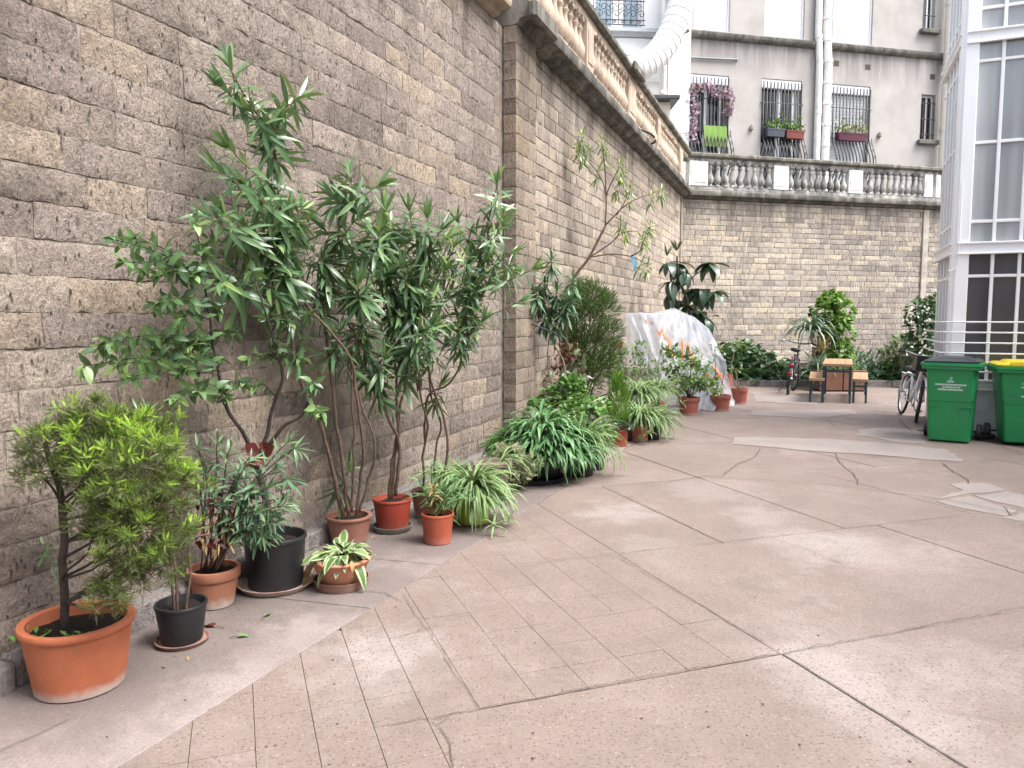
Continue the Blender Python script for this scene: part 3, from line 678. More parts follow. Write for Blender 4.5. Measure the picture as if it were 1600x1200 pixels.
# two soil pipes running down the front, and the cream downpipe by the bay
def pipe(label, pxt, pxb, rad, m, group=None, zt=13.5, ribs=.9, off=.12):
    (s0, z0), (s1, z1) = fh(*pxt), fh(*pxb); sl_ = (s1 - s0) / (z1 - z0)
    p = thing('drainpipe', label, 'drainpipe', (f0[0] + gd.x * s1, f0[1] + gd.y * s1, TZ), math.atan2(gd.y, gd.x), group)
    pts = [(sl_ * 0 , -off, .0), (0, -off, 3.6), (.0, -off, 4.2), ((s0 - s1) , -off, 5.1), ((s0 - s1), -off, zt - TZ)]
    MB().tube(pts, rad, 12).build('pipe', m, p, 'auto')
    k = .5
    while k < zt - TZ:
        x = 0 if k < 4.2 else (s0 - s1) * min(1, (k - 4.2) / .9)
        o = MB().tube([(x, -off, k), (x, -off, k + .1)], rad * 1.14, 12).build('collar', m, p, 'auto'); k += ribs
    return p
pipe('slim straight white drainpipe, the thinner of the pair between two barred windows', (1276, 20), (1272, 240), .10, M_PVC, ribs=2.2)
pipe('thick crooked white drainpipe with many collars between two barred windows', (1289, 20), (1285, 240), .125, M_PVC, ribs=.62)
pipe('cream downpipe running up beside the tall white glazed bay', (1476, 20), (1466, 220), .15, simple('cream_pipe', (.66, .62, .54), .5, 0, .08), zt=14, ribs=1.9, off=.25)
# white building at the back left
wp = ray(905, 40); W0_ = (wp.x / wp.y * 22.6 - 1.8, 22.55); W1_ = (8.0, 23.3); wd_, wl_ = unit(W0_, W1_)
white = thing('white_building', 'white building with an iron balcony window high behind the balustrade', 'building', (W0_[0], W0_[1], 0), math.atan2(wd_.y, wd_.x))
def wh(px, py): return hit(W0_, wd_, px, py)
sa, zs = wh(926, 42); sb, _ = wh(1003, 45)
x1_, _ = wh(1040, 90)
mb = MB(); facade(mb, -1, x1_, TZ - .2, 16, [(sa, sb, zs, 14.5)]); mb.box(-1, x1_, .3, 4, TZ - .2, 16); mb.build('wall', M_WHITE, white)
wn = thing('window', None, None); wn.parent = white; wn.location = (sa, .18, zs); W_ = sb - sa
MB().box(0, .1, -.03, .03, 0, 3).box(W_ - .1, W_, -.03, .03, 0, 3).box(W_ * .40, W_ * .40 + .34, -.03, .03, 0, 3).box(.1, W_ * .4, -.03, .03, .9, 1.0).build('frame', M_WFRAME, wn)
M_BLUEGL = mat('pale_blue_window_glass'); M_BLUEGL[1].out((.27, .35, .42), .08, 0, None, .6); M_BLUEGL = M_BLUEGL[0]
MB().box(.05, W_ - .05, .0, .02, 0, 3).build('pane', M_BLUEGL, wn)
br = thing('balcony_rail', None, None); br.parent = white; br.location = (sa, -.14, zs)
rb = MB()
for z in (.04, .17, .70, .83): rb.tube([(-.05, 0, z), (W_ + .05, 0, z)], .016, 5)
for k in range(9): rb.tube([(W_ * k / 8, 0, .04), (W_ * k / 8, 0, .83)], .011, 5)
rb.build('rail', M_IRON, br)
sr = MB()
for k in range(6):
    x = W_ * (k + .5) / 6; scrolls(sr, x - .06, .52, .12, 0, 1); scrolls(sr, x + .06, .34, .12, 0, -1); scrolls(sr, x, .11, .05, 0, 1); scrolls(sr, x, .77, .045, 0, -1)
sr.build('scrollwork', M_IRON, br)
profile_run('sill', [(-.02, zs - .28), (.18, zs - .28), (.26, zs - .2), (.34, zs - .2), (.34, zs - .1), (-.02, zs - .06)], x1_ + .95, simple('grey_zinc_sill', (.42, .44, .47), .5, 0, .1), white, -1, 3)
profile_run('cornice', [(-.02, zs - 1.02), (.1, zs - 1.02), (.13, zs - .86), (.22, zs - .8), (.22, zs - .72), (.08, zs - .68), (.08, zs - .3), (-.02, zs - .29)], x1_ + .9, M_WHITE, white, -1, 3)
profile_run('cornice', [(-.02, zs - 1.5), (.08, zs - 1.5), (.12, zs - 1.36), (-.02, zs - 1.32)], x1_ + .9, M_WHITE, white, -1, 3)
# white return wall between both houses
q0 = ray(1043, 200); q1 = ray(1077, 200)
rw = thing('white_side_wall', 'plain white return wall beside the flower framed window', 'wall', (q0.x / q0.y * 22.7, 22.7, 0))
MB().box(0, q1.x / q1.y * 22.7 - q0.x / q0.y * 22.7, 0, .35, TZ - .2, 14).build('wall', M_WHITE, rw)
MB().box(-.03, q1.x / q1.y * 22.7 - q0.x / q0.y * 22.7 + .01, -.012, .0, TZ + 1.9, TZ + 1.93).build('seam', simple('wall_seam', (.5, .48, .45), .9), rw)
# big white insulated duct sweeping down over the terrace
def bez(a, b, c, d, n):
    return [a * (1 - t) ** 3 + b * 3 * t * (1 - t) ** 2 + c * 3 * t * t * (1 - t) + d * t ** 3 for t in [i / n for i in range(n + 1)]]
A = P(975, 112, 21.6); Bq = P(1020, 108, 21.6); Cq = P(1068, 62, 22.2); Dq = P(1072, -70, 22.3)
duct = thing('air_duct', 'fat white insulated air duct curving up over the balustrade', 'duct', tuple(A))
dp = bez(A, Bq, Cq, Dq, 36)
M_DUCT = simple('white_duct_wrap', (.66, .655, .64), .6, 0, .06, 6, .3)
MB(A).tube(dp, [.36 + .003 * (i % 2) for i in range(37)], 22).build('duct_body', M_DUCT, duct, True)
for i in range(2, 36, 2):
    MB(A).tube([dp[i] - (dp[i + 1] - dp[i]).normalized() * .018, dp[i] + (dp[i + 1] - dp[i]).normalized() * .018], .371, 22).build('band', M_DUCT, duct, True)
# little roofed box on the terrace behind the coping
bx0 = P(1002, 158, 20.2)
hut = thing('roof_box', 'small masonry box with a flat dark zinc roof just behind the coping', 'shed', (bx0.x, bx0.y, TZ))
MB().box(.05, .75, 0, 1.0, 0, bx0.z - TZ - .02).build('wall', simple('beige_render', (.55, .5, .43), .9, 0, .1), hut)
MB().box(-.05, .95, -.25, 1.2, bx0.z - TZ - .01, bx0.z - TZ + .1, .02).build('roof', M_LEAD, hut, 'auto')
# old cast pipe between white building and duct
cp_ = P(1036, 145, 22.6)
op = thing('drainpipe', 'slender cream downpipe on the white house beside the air duct', 'drainpipe', (cp_.x, cp_.y, TZ))
MB().tube([(0, 0, 0), (0, 0, 9)], .09, 10).build('pipe', M_PVC, op, True)
for z in (1.2, 2.9, 4.6): MB().tube([(0, 0, z), (0, 0, z + .16)], .11, 10).build('collar', M_PVC, op, True)

# ------------------------------------------------------------------ tall white glazed bay on the other side
gc = Vector((6.045, 10.48)); fdir = Vector((2.35, -1)).normalized(); ldir = Vector((.41, 1)).normalized(); LL = 1.82
M_STEEL = simple('white_painted_steel', (.90, .905, .915), .42, 0, .02, 3)
M_PLINTH = simple('pale_grey_plinth', (.66, .67, .67), .75, 0, .06, 2.5, .3, .4, (.5, .49, .48), 4)
def glass_mat(name, a, b, rough, scale):
    m, t = mat(name); p = t.pos((1, 1, .05)); c = t.ramp(t.noise(p, scale, 4, .5), [(.35, a), (.68, b)])
    t.out(c, rough, 0, None, .55); return m
M_GLUP = glass_mat('frosted_curtained_glass', (.27, .285, .295), (.60, .61, .61), .10, 2.0)
M_GLLO = glass_mat('dark_reflecting_glass', (.055, .054, .058), (.105, .10, .10), .08, 2)
bay = thing('glazed_bay', 'tall white steel framed glass bay with security rails above a grey plinth', 'building', (gc.x, gc.y, 0))
def bay_face(p0, d, length, first, pitch, post0, post1):
    rot = math.atan2(d.y, d.x); M = Matrix.Translation((p0.x - gc.x, p0.y - gc.y, 0)) @ Matrix.Rotation(rot, 4, 'Z')
    zs = [(.74, 2.13), (2.13, 2.42), (2.56, 2.83), (2.83, 3.83), (3.83, 4.85), (4.85, 5.08), (5.22, 5.5), (5.5, 6.5), (6.5, 7.5), (7.5, 7.75), (7.9, 8.2), (8.2, 9.3)]
    xs = [first + pitch * i for i in range(int((length - first - post1) / pitch) + 1)] + [length - post1]
    zq = lambda z: 1.6 + (z - 1.6) * 1.035
    zs = [(zq(a_), zq(b_)) for a_, b_ in zs]
    edges = [post0] + xs
    def B(name, m, *a, b=.006): return MB().box(*a, b, M).build(name, m, bay, 'auto')
    for i, x in enumerate(xs[:-1]): B('mullion', M_STEEL, x - .021, x + .021, -.035, .03, .74, 9.4)
    for z in map(zq, (.76, 2.13, 2.83, 3.83, 4.85, 5.5, 6.5, 7.5, 8.2)): B('transom', M_STEEL, post0 * .9, length - post1 * .9, -.028, .026, z - .02, z + .02)
    for z in map(zq, (2.49, 5.15, 7.82)):
        B('floor_beam', M_STEEL, 0, length, -.05, .06, z - .075, z + .075); B('drip_rail', M_STEEL, 0, length, -.085, -.04, z - .085, z - .06); B('drip_rail', M_STEEL, 0, length, -.085, -.04, z + .055, z + .08)
    for a, b in zip(edges, edges[1:]):
        if b - a < .08: continue
        for (z0, z1) in zs:
            o = MB().box(a + .004, b - .004, -.004 + R.uniform(-.001, .001), .006, z0 + .012, z1 - .012, 0, M).build('pane', M_GLLO if z1 < 2.45 else M_GLUP, bay)
    MB().box(.0, length, .12, .14, .7, 9.4, 0, M).build('curtain', simple('pale_curtain', (.3, .3, .29), .9), bay)
    if post0 > .05: B('corner_post', M_STEEL, -.02, post0, -.06, .1, .74, 9.4, b=.015)
    if post1 > .05: B('corner_post', M_STEEL, length - post1, length + .02, -.06, .1, .74, 9.4, b=.015)
    B('plinth', M_PLINTH, -.03, length + .03, -.07, .14, -.05, .60, b=.01)
    B('plinth_moulding', M_STEEL, -.05, length + .05, -.10, .15, .601, .645, b=.012); B('plinth_moulding', M_STEEL, -.03, length + .03, -.085, .15, .648, .715, b=.01); B('plinth_moulding', M_STEEL, -.06, length + .06, -.11, .15, .718, .75, b=.01)
    return M
Mf = bay_face(gc, fdir, 5.2, .425, .307, .15, .1)
Ml = bay_face(gc + ldir * LL, -ldir, LL, .31, .31, .05, .17)
# security rails run round the corner on little brackets
for z in (.86, .985, 1.11, 1.25, 1.39, 1.53):
    r_ = MB(); a = Ml @ Vector((-.1, -.14, z)); c = Ml @ Vector((LL + .05, -.14, z)); c2 = Mf @ Vector((-.0, -.14, z)); e = Mf @ Vector((5.2, -.14, z))
    r_.tube([a, c, c2, e], .0115, 7); r_.build('security_rail', M_STEEL, bay, True)
bk = MB()
for z in (.86, .985, 1.11, 1.25, 1.39, 1.53):
    for x in (.12, 1.9, 3.7): bk.tube([Mf @ Vector((x, -.14, z)), Mf @ Vector((x, -.02, z))], .009, 5)
    bk.tube([Ml @ Vector((LL - .06, -.14, z)), Ml @ Vector((LL - .06, -.02, z))], .009, 5)
bk.build('rail_bracket', M_STEEL, bay)
cb = MB().tube([Mf @ Vector((.02, -.075, 3.4)), Mf @ Vector((.02, -.075, 2.3)), Mf @ Vector((-.02, -.075, 2.24)), Mf @ Vector((-.1, -.075, 2.22))], .008, 5).build('cable', M_STEEL, bay)
# the bay's solid rear part closes the view to the corner
rear = MB(); a = gc + ldir * (LL + .02); b = a + fdir * 5.2
rear.add([(a.x + .3, a.y, -.05), (b.x, b.y + .3, -.05), (b.x, b.y + .3, 9.4), (a.x + .3, a.y, 9.4)], [(0, 1, 2, 3)]); rear.off = Vector((gc.x, gc.y, 0)); rear.v = [(v[0] - gc.x, v[1] - gc.y, v[2]) for v in rear.v]
rear.build('rear_wall', M_PLINTH, bay)
# ------------------------------------------------------------------ unseen houses behind and beside the camera, added to block sky light
def sky_block_house(label, p0, d, length, h, m):
    t = thing('unseen_courtyard_house', label, 'building', (p0[0], p0[1], 0), math.atan2(d.y, d.x)); hs_ = []
    n = int(length / 2.6)
    for i in range(n):
        for fl in range(2):
            x = 1.0 + i * (length - 1.6) / n; z = .9 + fl * 3.2 if fl else .7; hs_.append((x, x + 1.15, z, z + (1.9 if fl else 1.7)))
    mb = MB(); facade(mb, 0, length, -.1, h, hs_); mb.box(0, length, .25, .6, -.1, h); mb.build('wall', m, t)
    for (a, b, c, e) in hs_:
        w_ = MB().box(a, a + .07, .1, .17, c, e).box(b - .07, b, .1, .17, c, e).box(a + .07, b - .07, .1, .17, c, c + .07).box(a + .07, b - .07, .1, .17, e - .07, e).box((a + b) / 2 - .04, (a + b) / 2 + .04, .09, .16, c + .07, e - .07).build('window', M_WFRAME, t)
        MB().box(a + .03, b - .03, .13, .14, c + .03, e - .03).build('pane', M_DARKGL, w_)
    return t
M_UNSEEN_HOUSE = simple('pale_unseen_house_render', (.55, .53, .50), .9, 0, .08, 2, .3)
_e = gc + fdir * 5.25
sky_block_house('unseen pale rendered house beside the court, added to hold back sky light', (_e.x, _e.y), (Vector((8.6, -6.5)) - _e).normalized(), (Vector((8.6, -6.5)) - _e).length, 9, M_UNSEEN_HOUSE)
sky_block_house('unseen pale rendered house opposite the end wall, added to cut sky light', (8.6, -6.7), Vector((-1, -.1)).normalized(), 14, 8, M_UNSEEN_HOUSE)
# ------------------------------------------------------------------ bins
M_BIN = simple('green_bin_plastic', (.012, .255, .075), .36, 0, .08, 4, .15, .5, (.035, .15, .075), 4)
M_BLACKP = simple('black_plastic', (.022, .023, .027), .5, 0, .15, 8)
M_LIDB = simple('dark_slate_lid', (.035, .038, .046), .38, 0, .12, 6)
M_LIDY = simple('yellow_lid', (.72, .54, .03), .42, 0, .06, 6)
M_PRINT = simple('white_print', (.62, .72, .66), .6, 0, .15, 90)
M_PRINT2 = simple('faint_print', (.2, .45, .33), .6, 0, .15, 90)
def loft(mb, rings, cap0=True, cap1=True):
    n = len(rings[0]); vs = [p for r in rings for p in r]; fs = []
    for i in range(len(rings) - 1):
        for k in range(n): fs.append((i * n + k, i * n + (k + 1) % n, (i + 1) * n + (k + 1) % n, (i + 1) * n + k))
    if cap0: fs.append(tuple(range(n - 1, -1, -1)))
    if cap1: fs.append(tuple(range((len(rings) - 1) * n, len(rings) * n)))
    return mb.add(vs, fs)
def rrect(x0, x1, y0, y1, z, r, n=4):
    out = []
    for (cx, cy, a0) in ((x1 - r, y1 - r, 0), (x0 + r, y1 - r, 90), (x0 + r, y0 + r, 180), (x1 - r, y0 + r, 270)):
        for k in range(n + 1):
            a = math.radians(a0 + 90 * k / n); out.append((cx + r * math.cos(a), cy + r * math.sin(a), z))
    return out
def wheelie(label, c, rz, W, D, Hh, lidm, lines, big=False, group='wheeled bins'):
    t = thing('wheeled_bin', label, 'bin', (c[0], c[1], 0), rz, group)      # front = -y
    b = MB(); w0, d0 = W * .78, D * .70
    rg = []
    for (q, z) in ((0, .012), (.02, .03), (.50, Hh * .50), (.505, Hh * .505), (.55, Hh * .54), (1, Hh * .93)):
        ww = w0 + (W - .05 - w0) * q; x = ww / 2; yf = -D * .40 - (D * .5 - D * .40) * q * .85 - (.007 if q > .502 else 0); yb = D * .30 + D * .15 * q
        if z < .02: x -= .02; yf += .02; yb -= .02
        rg.append(rrect(-x, x, yf, yb, z, .05))
    loft(b, rg); b.build('body', M_BIN, t, 'auto')
    if not big:
        rb = MB(); 
        for (xa, xb) in ((-.24, -.12), (.10, .25)): rb.box(xa, xb, -D * .455 - .004, -D * .43, Hh * .435, Hh * .447)
        rb.build('body_rib', M_BIN, t)
    r = MB(); x = W / 2; yf, yb = -D * .5 - .025, D * .47
    loft(r, [rrect(-x - .01, x + .01, yf + .01, yb, Hh * .885, .045), rrect(-x - .025, x + .025, yf - .005, yb, Hh * .89, .045), rrect(-x - .02, x + .02, yf - .002, yb, Hh * .925, .045), rrect(-x - .038, x + .038, yf - .02, yb + .01, Hh * .928, .045), rrect(-x - .036, x + .036, yf - .018, yb + .01, Hh * .962, .045)])
    r.build('rim', M_BIN, t, 'auto')
    l = MB(); z = Hh * .964
    loft(l, [rrect(-x - .005, x + .005, yf + .015, yb + .03, z, .05), rrect(-x - .01, x + .01, yf + .01, yb + .035, z + .02, .05), rrect(-x + .03, x - .03, yf + .05, yb, z + .04, .06)])
    lid = l.build('lid', lidm, t, 'auto')
    p = MB(); loft(p, [rrect(-x + .09, x - .09, yf + .10, yb - .1, z + .0395, .06), rrect(-x + .12, x - .12, yf + .15, yb - .14, z + .07, .07), rrect(-x + .16, x - .16, yf + .2, yb - .18, z + .074, .06)])
    p.build('lid_dome', lidm, lid, 'auto')
    if big:
        for s in (-1, 1): MB().tube([(s * (x - .14), yf + .02, z + .01), (s * (x - .14), yf + .025, z + .05), (s * (x - .40), yf + .025, z + .05), (s * (x - .40), yf + .02, z + .01)], .011, 6).build('lid_handle', lidm, lid, True)
    MB().tube([(-W * .42, yb + .02, Hh * .93), (-W * .42, yb + .1, Hh * .95), (W * .42, yb + .1, Hh * .95), (W * .42, yb + .02, Hh * .93)], .016, 8).build('handle', M_BIN, t, True)
    MB().tube([(-W * .5, D * .36, .10), (W * .5, D * .36, .10)], .012, 6).build('axle', M_BLACKP, t)
    for s in (-1, 1):
        wh_ = MB().lathe([(.03, -.03), (.088, -.032), (.1, -.022), (.1, .022), (.088, .032), (.03, .03)], n=20)
        wh_.v = [(s * (W * .47 + .02) + v[2], D * .36 + v[0], .10 + v[1]) for v in wh_.v]
        wo_ = wh_.build('wheel', M_BLACKP, t, 'auto')
    # white printed notice: little rows of worn marks on the front
    def fy(zq): q = (zq / Hh - .54) / .39 * .45 + .55; return -D * .40 - (D * .10) * q * .85 - .007
    for (xa, xb, zq, h, m) in lines:
        mb = MB(); x = xa
        while x < xb:
            g = R.uniform(.007, .013); y0, y1 = fy(zq) - .0022, fy(zq + h) - .0022
            mb.add([(x, y0, zq), (x + g, y0, zq), (x + g, y1, zq + h), (x, y1, zq + h)], [(0, 1, 2, 3)]); 
            if R.random() < .5: mb.add([(x, y0 - .0, zq + h * .4), (x + g * 1.7, y0, zq + h * .4), (x + g * 1.7, y0, zq + h * .62), (x, y0, zq + h * .62)], [(0, 1, 2, 3)])
            x += g + R.uniform(.003, .006)
        mb.build('printed_line', m, t)
    return t
fl1, fr1 = G(1451, 689), G(1511, 694); cen = (fl1 + fr1) / 2; dv = (fr1 - fl1).normalized()
bin_c = cen + Vector((-dv.y, dv.x, 0)) * .27
b1 = wheelie('green wheeled bin with a dark slate lid standing in front of the parked white bicycle', bin_c, math.atan2(dv.y, dv.x), .60, .68, 1.06, M_LIDB,
        [(-.035, .03, .775, .022, M_PRINT), (-.165, .175, .735, .021, M_PRINT), (-.085, .10, .705, .018, M_PRINT), (-.135, .135, .672, .022, M_PRINT)])
lg = MB(); lg.add([(-.018, -.342, .80), (.022, -.342, .80), (.028, -.347, .842), (.008, -.349, .855), (-.004, -.346, .835)], [(0, 1, 2, 3, 4)]); lg.build('printed_emblem', M_PRINT2, b1)
c2 = G(1562, 693); d2v = Vector((2.35, -1, 0)).normalized()
b2c = c2 + d2v * .48 + Vector((-d2v.y, d2v.x, 0)) * .27
b2 = wheelie('wide green bin with a yellow lid, cut off by the edge of the photo', b2c, math.atan2(d2v.y, d2v.x), 1.12, .66, 1.02, M_LIDY,
        [(-.29, .35, .76, .022, M_PRINT2), (-.29, .36, .715, .019, M_PRINT), (-.22, .3, .655, .019, M_PRINT), (-.285, .38, .60, .019, M_PRINT)], True)
pd = G(1536, 684); ped = thing('foot_pedal', 'small dark rubber foot pedal lying on the paving between the two bins', 'pedal', (pd.x, pd.y, 0))
MB().box(-.16, .14, -.08, .08, 0, .05, .02).build('pedal_plate', M_BLACKP, ped, 'auto'); MB().box(-.1, .1, .0, .05, .05, .075, .01).build('hinge', M_BLACKP, ped)

# ------------------------------------------------------------------ beer table and its two benches
M_WOOD = mat('varnished_pine'); _t = M_WOOD[1]; _p = _t.pos((1.2, 1.2, 1.2), local=True); _s = _t.pos((14, 1.1, 14), local=True)
_c = _t.ramp(_t.noise(_s, 3, 6, .6, .8), [(.3, (.27, .155, .08)), (.55, (.41, .265, .155)), (.8, (.49, .34, .22))]); _t.out(_c, .42, 0, _t.bump(_t.noise(_s, 9, 4), .15, .003), .5); M_WOOD = M_WOOD[0]
M_BLUE = simple('dark_teal_steel', (.022, .062, .082), .45, .2, .12)
def trestle(name, label, cat, pf, pb, width, h, legw, group=None):
    pf = Vector((pf.x, pf.y, 0)); pb = Vector((pb.x, pb.y, 0)); d = (pb - pf); L = d.length; ang = math.atan2(d.y, d.x) - math.pi / 2
    t = thing(name, label, cat, (pf.x, pf.y, 0), ang, group)
    n = 4 if width > .4 else 2; w_ = width / n
    for i in range(n): MB().box(-width / 2 + w_ * i + .0015, -width / 2 + w_ * (i + 1) - .0015, 0, L, h - .028, h, .004).build('board', M_WOOD, t, 'auto')
    MB().box(-width / 2, width / 2, -.0245, -.0015, h - .05, h + .001, .004).build('edge_board', M_WOOD, t, 'auto'); MB().box(-width / 2, width / 2, L + .0015, L + .022, h - .05, h + .001, .004).build('edge_board', M_WOOD, t, 'auto')
    for y in (.05, L - .05):
        for s in (-1, 1): MB().box(s * (width / 2 - .03) - .018, s * (width / 2 - .03) + .018, y - .018, y + .018, 0, h - .03, .003).build('leg', M_BLUE, t, 'auto')
        MB().box(-width / 2 + .048, width / 2 - .048, y - .012, y + .012, h - .16, h - .125).build('crossbar', M_BLUE, t); MB().box(-width / 2 + .03, width / 2 - .03, y - .015, y + .015, h - .06, h - .03).build('crossbar', M_BLUE, t)
        br_ = MB().tube([(0, y, h - .145), (0, y + (.32 if y < L / 2 else -.32), h - .035)], .008, 5).build('brace', M_BLUE, t)
    return t
trestle('beer_table', 'narrow varnished pine table on dark blue steel legs near the end wall', 'table', P(1308.5, 571, 14.05) * 1, P(1310, 562, 15.75), .52, .735, .04)
trestle('beer_bench', 'pine bench with teal steel legs on the yucca side of the table', 'bench', P(1276, 594, 14.15), P(1277, 583, 15.8), .27, .46, .03, 'benches at the beer table')
trestle('beer_bench', 'pine bench with teal steel legs on the bin side of the table', 'bench', P(1344, 599, 14.05), P(1344, 588, 15.7), .27, .455, .03, 'benches at the beer table')

# ------------------------------------------------------------------ bicycles (local: +x forward, ground z = 0)
M_TYRE = simple('tyre_rubber', (.018, .018, .02), .8); M_CHROME = simple('brushed_metal', (.5, .51, .52), .32, .9, .06)
M_BFR = simple('black_bike_paint', (.016, .018, .024), .35); M_WFR = simple('white_bike_paint', (.76, .77, .79), .35, 0, .04)
M_RED = simple('red_reflector', (.33, .012, .015), .3); M_SAD = simple('black_saddle', (.02, .02, .022), .55)
def bicycle(label, rear, front, lean, mf, city):
    d = front - rear; yaw = math.atan2(d.y, d.x)
    t = thing('bicycle', label, 'bicycle', (rear.x, rear.y, 0)); t.rotation_mode = 'XYZ'
    t.rotation_euler = (lean, 0, yaw); Rw = .335; WB = 1.07
    hubs = ((0, Rw), (WB, Rw)); bb = (.44, .27); st = (.30, .62); sd = (.22, .76 if city else .92); ht = (.82 if not city else .85, .80); hd = (.88, .62)
    for k, (x, z) in enumerate(hubs):
        wl = thing('wheel', None, None); wl.parent = t; wl.location = (x, 0, z)
        if k == 1: wl.rotation_euler = (0, 0, .32 if not city else -.2)
        MB().torus((0, 0, 0), Rw - .018, .021, (0, 1, 0), 36, 8).build('tyre', M_TYRE, wl, True); MB().torus((0, 0, 0), Rw - .045, .012, (0, 1, 0), 36, 6).build('rim', M_CHROME if city else M_BFR, wl, True)
        sp = MB()
        for i in range(24):
            a = 2 * math.pi * i / 24; sp.tube([(.02 * math.cos(a + 1), .025 * (-1) ** i, .02 * math.sin(a + 1)), ((Rw - .05) * math.cos(a), 0, (Rw - .05) * math.sin(a))], .0016, 3, False)
        sp.build('spokes', M_CHROME, wl); MB().tube([(0, -.045, 0), (0, .045, 0)], .022, 10).build('hub', M_CHROME, wl, True)
    def T(name, pts, r, m, n=8): return MB().tube([(p[0], p[2] if len(p) > 2 else 0, p[1]) for p in pts], r, n).build(name, m, t, True)
    T('seat_tube', [bb, st, (sd[0] + .02, sd[1] - .1)], .018, mf)
    if city:
        T('down_tube', [ht, (.72, .52), (.58, .36), bb], .028, mf); T('top_tube', [(.80, .70), (.6, .50), (.40, .44)], .018, mf)
    else:
        T('down_tube', [(.80, .70), bb], .034, mf); T('top_tube', [(.79, .78), (.31, .60)], .022, mf)
    T('head_tube', [(hd[0] + .01, hd[1] - .02), ht], .024, mf)
    for s in (-1, 1):
        T('chain_stay', [(bb[0], bb[1], s * .03), (0, Rw, s * .06)], .011, mf); T('seat_stay', [(st[0], st[1], s * .02), (0, Rw, s * .06)], .009, mf)
        T('fork', [(hd[0] + .01, hd[1], s * .03), (.93, .5, s * .055), (WB, Rw, s * .055)], .013, mf)
    T('stem', [ht, (ht[0] - .04, .96 if city else .99), (ht[0] + .0, .99 if city else 1.03)], .016, M_BFR)
    hz = 1.0 if city else 1.04
    hb = [(ht[0] + .02, hz), (ht[0] + .02, hz + .01, .12), (ht[0] - .04, hz + .04, .24), (ht[0] - .14, hz + .03, .33)]
    T('handlebar', [(p[0], p[1], -(p[2] if len(p) > 2 else 0)) for p in hb[::-1]] + hb[1:], .012, M_BFR if not city else M_CHROME)
    for s in (-1, 1):
        T('grip', [(ht[0] - .07, hz + .038, s * .27), (ht[0] - .17, hz + .027, s * .35)], .018, M_BLACKP); T('brake_lever', [(ht[0] - .02, hz + .02, s * .22), (ht[0] + .02, hz - .02, s * .26), (ht[0] - .06, hz - .03, s * .33)], .006, M_CHROME)
    sa_ = MB(); n = 9; rg = []
    for i in range(n):
        q = i / (n - 1); x = sd[0] - .13 + .27 * q; hw = .085 * (1 - q) ** .7 + .022; rg.append([(x, hw * math.cos(a), sd[1] + .035 * math.sin(a) - .012 * (1 if math.sin(a) < 0 else 0) + .02 * (1 - q) ** 3) for a in [2 * math.pi * k / 10 for k in range(10)]])
    loft(sa_, rg); sa_.build('saddle', M_SAD, t, True)
    cr = MB().torus((bb[0], .045, bb[1]), .085, .008, (0, 1, 0), 20, 5); cr.tube([(bb[0], .06, bb[1]), (bb[0] + .10, .07, bb[1] - .13)], .010, 6); cr.tube([(bb[0], -.06, bb[1]), (bb[0] - .10, -.07, bb[1] + .13)], .010, 6); cr.build('crankset', M_CHROME if city else M_BFR, t)
    for s in (-1, 1): MB().box(bb[0] + s * .10 - .05, bb[0] + s * .10 + .05, s * .125 - .045, s * .125 + .045, bb[1] - s * .13 - .012, bb[1] - s * .13 + .012, .004).build('pedal', M_CHROME if city else M_BLACKP, t)
    def fender(cx, a0, a1):
        vs = []; fs = []
        for i in range(15):
            a = math.radians(a0 + (a1 - a0) * i / 14)
            for (r, y) in ((.365, -.032), (.378, 0), (.365, .032)): vs.append((cx + r * math.cos(a), y, Rw + r * math.sin(a)))
        for i in range(14):
            for k in range(2): fs.append((i * 3 + k, i * 3 + k + 1, i * 3 + 4 + k, i * 3 + 3 + k))
        MB().add(vs, fs).build('mudguard', mf if city else M_BLACKP, t, True)
    fender(0, 60, 205); fender(WB, 40, 175)
    T('kickstand', [(bb[0] - .12, .24, .05), (bb[0] - .2, .02, .22)], .008, M_BLACKP)
    rk = MB()
    for s in (-1, 1): rk.tube([(.22, s * .06, .66), (-.24, s * .06, .68)], .007, 5); rk.tube([(-.12, s * .065, .68), (0, s * .07, Rw)], .006, 5)
    for k in range(4): rk.tube([(-.22 + .12 * k, -.06, .68), (-.22 + .12 * k, .06, .68)], .006, 5)
    rk.build('luggage_rack', M_CHROME if city else M_BFR, t)
    MB().box(-.285, -.255, -.045, .045, .60, .66, .01).build('rear_light', M_RED, t, 'auto')
    if not city:
        MB().box(-.13, -.08, -.05, .05, .77, .80, .01).build('saddle_light', M_RED, t); MB().box(-.40, -.375, -.03, .03, .42, .5, .008).build('reflector', M_RED, t)
        MB().box(ht[0] - .17, ht[0] - .02, .28, .36, hz + .0, hz + .05, .01).build('mirror', M_CHROME, t)
    if city:
        bk_ = MB()
        x0, x1, y, za, zb = .93, 1.22, .17, .78, 1.0
        bk_.box(x0, x1, -y, y, za, za + .012); bk_.box(x0, x0 + .012, -y, y, za + .013, zb); bk_.box(x1 - .012, x1, -y - .01, y + .01, za + .013, zb); bk_.box(x0 + .013, x1 - .013, -y, -y + .012, za + .013, zb); bk_.box(x0 + .013, x1 - .013, y - .012, y, za + .013, zb)
        bk_.build('basket', M_BFR, t); MB().tube([(x0, -y, zb), (x1, -y - .01, zb), (x1, y + .01, zb), (x0, y, zb), (x0, -y, zb)], .011, 6).build('basket_rim', M_BLACKP, t)
        MB().lathe([(.04, 0), (.045, .03), (.0, .06)], n=12).build('headlight', M_CHROME, t, True).location = (1.02, 0, .70)
    return t
bicycle('dark bicycle with red rear light parked by the ivy hedge at the back', G(1231, 617), G(1243, 606), math.radians(7), M_BFR, False)
